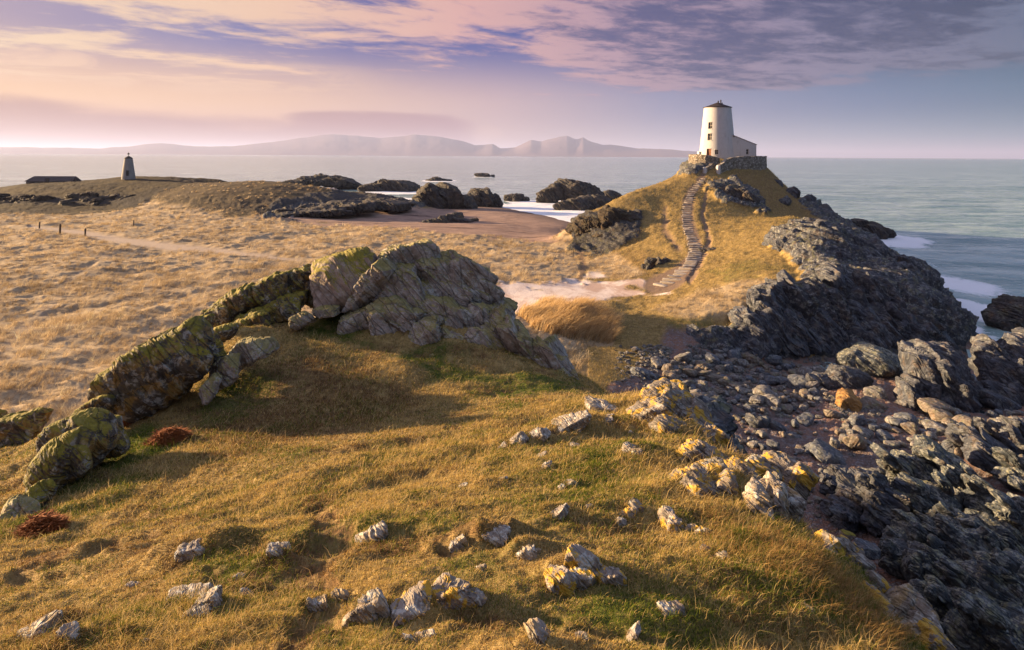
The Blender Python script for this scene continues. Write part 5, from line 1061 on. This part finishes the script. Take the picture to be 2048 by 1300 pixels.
def lathe(prof, n=16):
    a = np.arange(n) / n * 2 * math.pi; m = len(prof)
    V = np.concatenate([np.stack([np.cos(a) * r, np.sin(a) * r, np.full(n, z)], 1) for r, z in prof] + [[[0, 0, prof[0][1]]], [[0, 0, prof[-1][1]]]])
    i = np.arange(m * n).reshape(m, n); j = np.roll(i, -1, 1)
    q = np.stack([i[:-1], j[:-1], j[1:], i[1:]], -1).reshape(-1, 4)
    tri = np.concatenate([np.stack([np.full(n, m * n), j[0], i[0]], 1), np.stack([np.full(n, m * n + 1), i[-1], j[-1]], 1)])
    return V, [q, tri]
tower()

def stone_wall(pts, thick, label, mat='wall', sub=10):
    """a dry-stone wall along points (u, v top, v bottom, D); coursed and uneven"""
    P3 = [(at(u, vt, D), at(u, vb, D)) for u, vt, vb, D in pts]
    tp = np.array([p[0] for p in P3]); bt = np.array([p[1] for p in P3]); tt = np.linspace(0, len(pts) - 1, (len(pts) - 1) * sub + 1); ii = np.arange(len(pts))
    top = np.stack([np.interp(tt, ii, tp[:, c]) for c in range(3)], 1); zb = np.interp(tt, ii, bt[:, 2]) - .7
    dr = np.gradient(top[:, :2], axis=0); dr /= np.linalg.norm(dr, axis=1)[:, None]; nn = np.stack([-dr[:, 1], dr[:, 0]], 1)
    rows = []; NZ = 10
    for side in (-1, 1):
        rr = []
        for j in range(NZ + 1):
            s_ = j / NZ if side < 0 else 1 - j / NZ
            z = zb + (top[:, 2] - zb) * s_; xy = top[:, :2] + nn * side * thick / 2 * (1.25 - .25 * s_)
            rr.append(np.stack([xy[:, 0], xy[:, 1], z], 1))
        rows += rr
    V = np.concatenate(rows); nr, nc = len(rows), len(tt)
    jit = fbm(V[:, 0] * 1.9, V[:, 1] * 1.9, V[:, 2] * 2.6, 3); V = V + np.stack([jit * .07, -np.abs(jit) * .08, fbm(V[:, 0] * 1.2, V[:, 1] * 1.2, V[:, 2] * .3, 2) * .09], 1)
    i = np.arange(nr * nc).reshape(nr, nc); q = np.stack([i[:-1, :-1], i[:-1, 1:], i[1:, 1:], i[1:, :-1]], -1).reshape(-1, 4)
    cap = []
    for c in (0, nc - 1):
        for j in range(NZ): cap.append([i[j, c], i[j + 1, c], i[nr - 2 - j, c], i[nr - 1 - j, c]])
    o = top.mean(0); o[2] = zb.min(); 
    me = mesh_np('stone_wall', V - o, [q, np.array(cap)], smooth=False)
    ob = link('stone_wall', me, M[mat], None, label=label, category='wall'); ob.location = o; return ob
def pillar(parent, u, vt, vb, D, wpx):
    k = D / F; c = at(u, vb + 3, D); V, f = stone(4, (wpx * k, wpx * k, (vb + 3 - vt) * k), np.eye(3), int(u), 16, 4)
    V = roughen(V, wpx * k, .35); o = part('pillar', (V + [0, 0, (vb + 3 - vt) * k / 2], f), M['white'], parent, label='whitewashed end pillar')
    o.location = Vector(c) - parent.location
w1 = stone_wall([(1380, 309, 322, 139), (1394, 308, 323, 136.5), (1411, 310, 323, 135.2), (1427, 313, 322, 135.6), (1436, 316, 326, 137.5)], .7, 'curved low stone wall in front of the tower door, left of the path gap')
w2 = stone_wall([(1436, 317, 331, 137), (1429, 322, 336, 135.6), (1421, 328, 342, 134.2), (1410, 336, 350, 132.6)], .6, 'left stone parapet slanting down beside the path to the tower')
pillar(w2, 1409, 334, 350, 132.3, 8)
w3 = stone_wall([(1437, 331, 349, 132.4), (1444, 325, 344, 133.6), (1453, 318, 338, 135), (1466, 314.5, 335, 136.3), (1482, 313, 334, 137.5), (1500, 312.4, 335, 139), (1516, 312, 338, 141), (1528, 312.3, 343, 144), (1530, 312.5, 341, 149)], .7, 'long stone retaining wall right of the path gap, curving round the terrace')
pillar(w3, 1436.5, 330, 349, 132.1, 8)

def beacon():
    D = 216.0; k = D / F; b = at(256.8, 352.5, D)
    T = thing('stone_beacon', 'small stained white stone beacon tower on the far left headland', 'beacon', tuple(b))
    s = 35.5 * k
    wv, wf = lathe([(12.6 * k, -1.0), (12.4 * k, 0), (7.4 * k, s)], 28); part('beacon_wall', (wv, wf), M['beacon'], T, False)
    cv, cf = lathe([(7.8 * k, s + .004), (7.8 * k, s + .14), (4.2 * k, s + 3.2 * k), (1.4 * k, s + 5.0 * k), (.9 * k, s + 5.2 * k)], 28); cp = part('roof', (cv, cf), M['pot'], T)
    fv = lathe([(.5 * k, 0), (.5 * k, 3.0 * k), (2.0 * k, 3.1 * k), (2.2 * k, 4.4 * k), (1.2 * k, 5.6 * k), (.3 * k, 6.4 * k), (.2 * k, 7.6 * k)], 10)
    f_ = part('finial', fv, M['pot'], cp); f_.location = (0, 0, s + 5.0 * k)
    a = math.radians(-22); r = 11.6 * k
    d_ = part('door', box(-2.1 * k, 2.1 * k, -.10, .5, 0, 10.5 * k), M['pot'], T); d_.rotation_euler = (0.12, 0, -a); d_.location = (-math.sin(a) * r, -math.cos(a) * r, 0.2)
beacon()
def cottage():
    D = 222.0; k = D / F; b = at(97, 369, D)
    T = thing('low_building', 'long low building with plain dark roof at the far left', 'building', tuple(b), math.radians(4))
    L, h, hr, dp = 86 * k, 7.5 * k, 16.2 * k, 5.5
    part('wall', box(-L / 2, L / 2, 0, dp, -1.5, h - .003), M['wall'], T)
    V = np.array([[-L / 2 - .5, -.35, h - .25], [L / 2 + .4, -.35, h - .25], [L / 2 + .1, dp / 2, hr], [-L / 2 + .9, dp / 2, hr], [-L / 2 - .5, dp + .35, h - .25], [L / 2 + .4, dp + .35, h - .25]])
    part('roof', (V, [np.array([[0, 1, 2, 3], [3, 2, 5, 4], [0, 4, 5, 1]]), np.array([[0, 3, 4], [1, 5, 2]])]), M['slate'], T)
    part('door', box(-1.0, 0.2, -.05, -.003, -1, 2.0), M['pot'], T)
    part('window', box(3.0, 4.2, -.04, -.003, .3, 1.2), M['glass'], T)
cottage()
def rail():
    D = 219.0; k = D / F; b = at(147, 364, D)
    T = thing('wooden_rail', 'short wooden rail at the right end of the long low building', 'rail', tuple(b))
    for x in (-.75, .35, .75): part('post', box(x - .07, x + .07, -.07, .07, -.6, 7.5 * k - abs(x) * .2), M['post'], T)
    part('bar', box(-.85, .85, -.12, -.075, 4.6 * k, 5.2 * k), M['post'], T)
rail()
# posts by the sandy path
for (u, vt, vb, w_, lb) in ((119.6, 448, 468, 4.0, 'stoutest wooden post beside the sandy path, far left of the dune grass'), (170, 457, 472, 3.4, 'shorter wooden post where the sandy path bends, right of the stoutest post'),
                            (78.6, 444, 457, 2.8, 'thin wooden post half hidden in dune grass at the far left'), (267, 440, 452, 2.2, 'thin wooden post alone in the pale dune grass beyond the path'), (1146, 500, 517, 1.8, 'thin stick of a post where the track leaves the dune grass by the headland cliff')):
    p_ = hit(u, vb, 50, 160); k = p_[1] / F; hh = (vb - vt) * k
    V, f = lathe([(w_ * k / 2, -.5), (w_ * k / 2, hh * .9), (w_ * k / 2.3, hh), (w_ * k / 4, hh * 1.01)], 10)
    V[:, :2] += (V[:, 2:3] * np.array([[.03, .02]])); o = link('fence_post', mesh_np('fence_post', V, f, smooth=False), M['post'], None, label=lb, category='post', group='posts along the sandy path'); o.location = p_
# the stone stairway up the headland
def stairway():
    pl = [(1312, 573), (1336, 566), (1352, 556), (1366, 545), (1378, 533), (1387, 520), (1391, 506), (1388, 490), (1382, 474), (1376, 458), (1373, 440), (1373, 424), (1375, 410), (1379, 397), (1384, 385), (1392, 374), (1400, 365), (1408, 356)]
    wd = [22, 26, 25, 23, 21, 19, 17, 16, 15, 15, 14, 14, 13, 12, 11, 9, 8, 7]
    pts = np.array([hit(u, v, 68, 140) for u, v in pl]); ww = np.array([w * p[1] / F for w, p in zip(wd, pts)]) * 1.6
    seg = np.linalg.norm(np.diff(pts, axis=0), axis=1); s = np.concatenate([[0], np.cumsum(seg)]); n = 52
    T = thing('stone_stairway', 'long winding flight of rough stone steps up the headland to the tower', 'steps', tuple(pts[0])); g = np.random.default_rng(5)
    for i in range(n):
        q = (i + .5) / n * s[-1]; c = np.array([np.interp(q, s, pts[:, j]) for j in range(3)]); w_ = np.interp(q, s, ww)
        e = np.array([np.interp(min(q + .8, s[-1]), s, pts[:, j]) for j in range(3)]) - np.array([np.interp(max(q - .8, 0), s, pts[:, j]) for j in range(3)])
        ang = math.atan2(e[0], e[1]); dep = s[-1] / n * g.uniform(.62, .8)
        V, f = stone(3, (w_ * g.uniform(.78, 1.12), dep * g.uniform(.7, 1.1), .42), np.eye(3), i, 22, 3); V[:, 2] += fbm(V[:, 0] * 2 + i, V[:, 1] * 2, V[:, 0] * 0, 2) * .03
        o = part('step', (V, f), M['tread'], T); gz = float(ground(c[0], c[1])); o.location = Vector((c[0], c[1], gz - .05 + g.uniform(-.04, .04))) - T.location; o.rotation_euler = (g.uniform(-.03, .03), g.uniform(-.03, .03), -ang + g.uniform(-.16, .16))
stairway()
# clumps of rusty dead bracken
M['bracken'] = noise_mat('dead_bracken', (0.13, 0.036, 0.010), (0.34, 0.105, 0.022), 14)
def bracken(u, v, D, wpx, hpx, n, label, seed):
    g = np.random.default_rng(seed); k = D / F; c = hit(u, v + hpx * .4, D - 4, D + 3); W_, H_ = wpx * k / 2, hpx * k
    r = np.sqrt(g.uniform(size=n)); a = g.uniform(0, 6.283, n); x = np.cos(a) * r * W_; y = np.sin(a) * r * W_ * .8
    z0 = np.array([ground(c[0] + p, c[1] + q) for p, q in zip(x, y)]) - c[2]; ht = H_ * .40 * np.sqrt(np.clip(1 - r ** 2, 0, 1)) * g.uniform(.3, 1.0, n) * (1 + .35 * np.sin(a * 3 + seed))
    L = g.uniform(.05, .20, n); th = g.uniform(0, 6.283, n); dv = np.stack([np.cos(th), np.sin(th), g.uniform(-.7, .5, n)], 1) * L[:, None]; sd = np.stack([-np.sin(th), np.cos(th), g.uniform(-.5, .5, n)], 1) * (L * .10)[:, None]
    b = np.stack([x, y, z0 + ht], 1); V = np.stack([b - sd, b + sd, b + dv], 1).reshape(-1, 3)
    o = link('bracken', mesh_np('bracken', V, [np.arange(3 * n).reshape(-1, 3)], smooth=False), M['bracken'], None, label=label, category='bracken'); o.location = c
bracken(335, 862, 14.6, 76, 54, 6000, 'low clump of rust-red bracken under the broad mossy outcrop', 1)
bracken(84, 1038, 11.2, 64, 60, 5000, 'flat rust-red bracken patch below the tall steep mossy rock', 2)
bracken(250, 838, 14.9, 50, 30, 900, 'small brown bracken tuft between the two mossy outcrops', 3)
# ---------------------------------------------------------------- grass: too many blades to count
def blade_material(name, trans=0.35):
    m, t, out = material(name)
    c = t.attr('col')
    d_ = t.new('ShaderNodeBsdfDiffuse'); t.put(d_.inputs[0], c); tr = t.new('ShaderNodeBsdfTranslucent'); t.put(tr.inputs[0], c)
    mx_ = t.new('ShaderNodeMixShader'); mx_.inputs[0].default_value = trans
    t.l.new(d_.outputs[0], mx_.inputs[1]); t.l.new(tr.outputs[0], mx_.inputs[2]); t.l.new(mx_.outputs[0], out.inputs[0]); return m
M['blade'] = blade_material('grass_blade')
def blades(name, root, L, wd, lean, az_, curl, col, label):
    """root (n,3); every blade a bent, tapering strip of two pieces"""
    n = len(root); dv = np.stack([np.cos(az_), np.sin(az_)], 1)
    sd = np.stack([-dv[:, 1], dv[:, 0]], 1); tw = RNG.uniform(-.7, .7, n)[:, None]; sd = sd * np.cos(tw) + dv * np.sin(tw)
    h1 = L * .55; off1 = dv * (lean * h1)[:, None]; off2 = dv * ((lean + curl) * L)[:, None]
    z1 = h1 * np.sqrt(np.clip(1 - lean ** 2 * .5, .2, 1)); z2 = z1 + (L - h1) * np.clip(1 - (lean + curl) ** 2 * .55, -.1, 1)
    V = np.empty((n, 5, 3), np.float32); w_ = (wd / 2)[:, None]
    V[:, 0, :2] = root[:, :2] - sd * w_; V[:, 1, :2] = root[:, :2] + sd * w_; V[:, 0, 2] = V[:, 1, 2] = root[:, 2] - .01
    V[:, 2, :2] = root[:, :2] + off1 - sd * w_ * .8; V[:, 3, :2] = root[:, :2] + off1 + sd * w_ * .8; V[:, 2, 2] = V[:, 3, 2] = root[:, 2] + z1
    V[:, 4, :2] = root[:, :2] + off2; V[:, 4, 2] = root[:, 2] + z2
    b = np.arange(n)[:, None] * 5
    me = mesh_np(name, V.reshape(-1, 3), [b + np.array([[0, 1, 3, 2]]), b + np.array([[2, 3, 4]])], {'col': np.repeat(col, 5, 0)})
    return link(name, me, M['blade'], None, kind='stuff', label=label)
def scatter(n, mask, a0, a1, l0, l1, rng):
    a = rng.uniform(a0, a1, n); l = rng.uniform(l0, l1, n); k = bilT(mask, a, l) > rng.uniform(size=n)
    a, l = a[k], l[k]; D = np.exp(l); return np.stack([a * D, D, bilT(ZT, a, l)], 1), a, l
rg = np.random.default_rng(21)
mk_turf = clear * (1 - mk_mar) * (D2 < 30) * (STEEP < 2.5) * (1 - .85 * mk_bare)
def mixc(pal, wts, n, jit=.22):
    c = np.array(pal)[rg.choice(len(pal), n, p=np.array(wts) / sum(wts))]; return c * (1 + rg.uniform(-jit, jit, (n, 1)))
# short cropped turf on the ridge; patches differ in colour the way the ground under them does
R0, a, l = scatter(900000, mk_turf, -.95, .95, math.log(3.2), math.log(27), rg); n = len(R0)
D = np.exp(l); gm = bilT(mk_green, a, l) ; bm_ = bilT(mk_brown, a, l); pt = fbm(R0[:, 0] * 1.7, R0[:, 1] * 1.7, R0[:, 2] * 0, 3); pt2 = fbm(R0[:, 0] * .5 + 9, R0[:, 1] * .5, R0[:, 2] * 0, 2)
dry = mixc([(.46, .325, .115), (.39, .26, .078), (.55, .405, .17), (.30, .25, .07)], [4, 4, 2, 3], n); grn = mixc([(.095, .125, .018), (.055, .085, .012), (.18, .19, .035)], [3, 3, 2], n); brn = mixc([(.17, .095, .035), (.24, .145, .06), (.10, .058, .024)], [3, 2, 2], n)
isg = rg.uniform(size=n) < np.clip(.16 + gm * .75 + pt * .34, 0, .92); isb = rg.uniform(size=n) < np.clip(.14 + bm_ * .75 - pt2 * .22, 0, .92)
col = np.where(isg[:, None], grn, np.where(isb[:, None], brn, dry))
isl = rg.uniform(size=n) < .07
Lg = (1 + isl * rg.uniform(.6, 2.4, n)) * (.022 + .022 * np.clip(pt2 + .6, 0, 1.6)) * rg.uniform(.5, 1.4, n) * np.clip(D / 7, .85, 1.7)
col = np.where(isl[:, None] & ~isg[:, None], col * .4 + np.array([.40, .30, .15]) * .75, col)
blades('turf_grass', R0, Lg, .0035 * np.clip(D / 5, .9, 3.2), rg.uniform(.3, 1.15, n), rg.normal(-.3, 1.7, n), rg.uniform(0, .5, n), col, 'short wind-cropped turf, golden where dry and green in the hollows')
# grass growing up round the stones
rt, cl2, ln = [], [], []
for (x, y, s_) in TUFT:
    m_ = int(np.clip(700 * s_, 60, 420)); a_ = rg.uniform(0, 6.283, m_); r_ = s_ * .5 * rg.normal(1.0, .22, m_); xx = x + np.cos(a_) * r_; yy = y + np.sin(a_) * r_ * .9
    rt.append(np.stack([xx, yy, ground(xx, yy)], 1)); ln.append(rg.uniform(.03, .11, m_) * np.clip(s_ * 2.2, .5, 1.3)); cl2.append(mixc([(.40, .27, .10), (.28, .19, .06), (.14, .14, .03), (.52, .38, .18)], [3, 3, 3, 2], m_))
R0 = np.concatenate(rt); n = len(R0)
blades('tuft_grass', R0, np.concatenate(ln), .0045 * np.ones(n), rg.uniform(.2, .9, n), rg.uniform(0, 6.283, n), rg.uniform(.1, .7, n), np.concatenate(cl2), 'longer grass tufts growing round the stones in the turf')
# longer uncut grass hanging over the broken edge on the right
mk_long = np.maximum(polymask([(1420, 1020), (1560, 1050), (1640, 1090), (1640, 1120), (1720, 1210), (1860, 1290), (1760, 1330), (1620, 1200), (1500, 1130), (1400, 1100)], 24, (4, 11), .15, 1.2), polymask([(1400, 880), (1480, 900), (1580, 960), (1560, 1000), (1480, 960), (1400, 930)], 14, (8, 14), .2, 1.0)) * (1 - mk_cove)
R0, a, l = scatter(120000, mk_long * np.clip(.25 + sstep(fbm(TX * 2.5, TY * 2.5, ZS, 2), -.3, .5), 0, 1), .25, .72, math.log(4.5), math.log(14), rg); n = len(R0)
col = mixc([(.30, .19, .07), (.22, .13, .05), (.40, .28, .12), (.13, .13, .03)], [4, 4, 2, 2], n)
blades('long_grass', R0, rg.uniform(.05, .17, n), .004 * np.ones(n), rg.uniform(.2, .9, n), rg.normal(-.6, 1.5, n), rg.uniform(.1, .7, n), col, 'long brown grass drooping over the broken edge above the cove')
# marram over the dunes: tufts of long blades combed by the wind
R0, a, l = scatter(34000, np.clip(mk_mar * (.16 + .84 * sstep(n_md + n_lo * .5, -.6, .5)), 0, 1), -1.0, .40, math.log(30), math.log(200), rg)
nt = len(R0); D = np.exp(l); nb = 20
siz = np.clip(fbm(R0[:, 0] * .25, R0[:, 1] * .25, R0[:, 2] * 0, 2) * .35 + .8, .4, 1.4) * rg.uniform(.7, 1.25, nt)
tc_ = mixc([(.46, .355, .215), (.38, .285, .165), (.55, .45, .30), (.28, .205, .115)], [4, 4, 3, 2], nt, .26)
tc_ = tc_ * (1 + .18 * np.clip(fbm(R0[:, 0] * .06, R0[:, 1] * .06, R0[:, 2] * 0, 2), -1, 1))[:, None]
rep = np.repeat(np.arange(nt), nb); n = len(rep); sp = .24 * siz[rep] * np.clip(D[rep] / 60, .6, 2)
ang = rg.uniform(0, 6.283, n); rr = np.sqrt(rg.uniform(size=n)) * sp
root = R0[rep] + np.stack([np.cos(ang) * rr, np.sin(ang) * rr, np.zeros(n)], 1)
az_ = np.where(rg.uniform(size=n) < .65, rg.normal(.5, .5, n), ang)
blades('marram_grass', root, rg.uniform(.35, .8, n) * siz[rep], .012 * np.clip(D[rep] / 45, .7, 4), rg.uniform(.2, .75, n), az_, rg.uniform(.1, .6, n), np.clip(tc_[rep] * (1 + rg.uniform(-.25, .25, (n, 1))), 0, .75), 'straw-coloured marram grass combed by the wind over the dunes')
# the big tussock by the sand
mk_tus = polymask([(1035, 632), (1085, 606), (1180, 614), (1236, 650), (1225, 680), (1140, 672), (1060, 655)], 4, (46, 70), .3, 1.0)
R0, a, l = scatter(60000, mk_tus, -.02, .18, math.log(46), math.log(70), rg); n = len(R0)
blades('tussock_grass', R0, rg.uniform(.5, 1.25, n), .035 * np.ones(n), rg.uniform(.2, .6, n), rg.normal(.3, .5, n), rg.uniform(.2, .7, n), mixc([(.52, .36, .18), (.60, .45, .25), (.40, .26, .11)], [3, 2, 2], n), 'shaggy tussock of pale grass bent to the right beside the bare sand')
# shorter rough grass on the headland
mk_hd = clear * (1 - mk_mar) * (D2 > 33) * (U2 > 1060)
R0, a, l = scatter(150000, mk_hd, -.02, .50, math.log(33), math.log(150), rg); n = len(R0); D = np.exp(l)
col = mixc([(.34, .245, .095), (.28, .20, .075), (.21, .185, .055), (.42, .32, .15)], [4, 3, 2, 2], n)
blades('headland_grass', R0, rg.uniform(.10, .28, n) * np.clip(D / 80, .8, 1.4), .03 * np.clip(D / 80, .7, 1.6), rg.uniform(.3, 1, n), rg.normal(.2, 1.2, n), rg.uniform(0, .5, n), col, 'rough golden grass on the headland slopes')
def wash(u, v, ru, rv, k):
    a, b = ray(u, v); D = CZ / -float(b); D1 = CZ / -float(ray(u, v - rv)[1]); D0 = CZ / -float(ray(u, v + rv)[1])
    WASH.append((float(a) * D, (D0 + D1) / 2, ru * D / F, max((D1 - D0) / 2, 2.0), k))
WASH = []
for q in ((1840, 480, 60, 14, .8), (1870, 530, 50, 30, .75), (1940, 575, 130, 46, 1.25), (1960, 620, 100, 46, 1.5), (1850, 500, 90, 40, .5), (1900, 610, 40, 24, 1.1), (1100, 415, 70, 14, 1.1), (1150, 432, 60, 14, 1.3), (1060, 408, 60, 9, .9), (970, 385, 70, 16, .55), (880, 362, 60, 5, .5), (820, 380, 60, 9, .6), (970, 354, 50, 4, .5), (1000, 340, 60, 6, .35), (1280, 395, 40, 10, .5)): wash(*q)
build_sea()
build_haze()
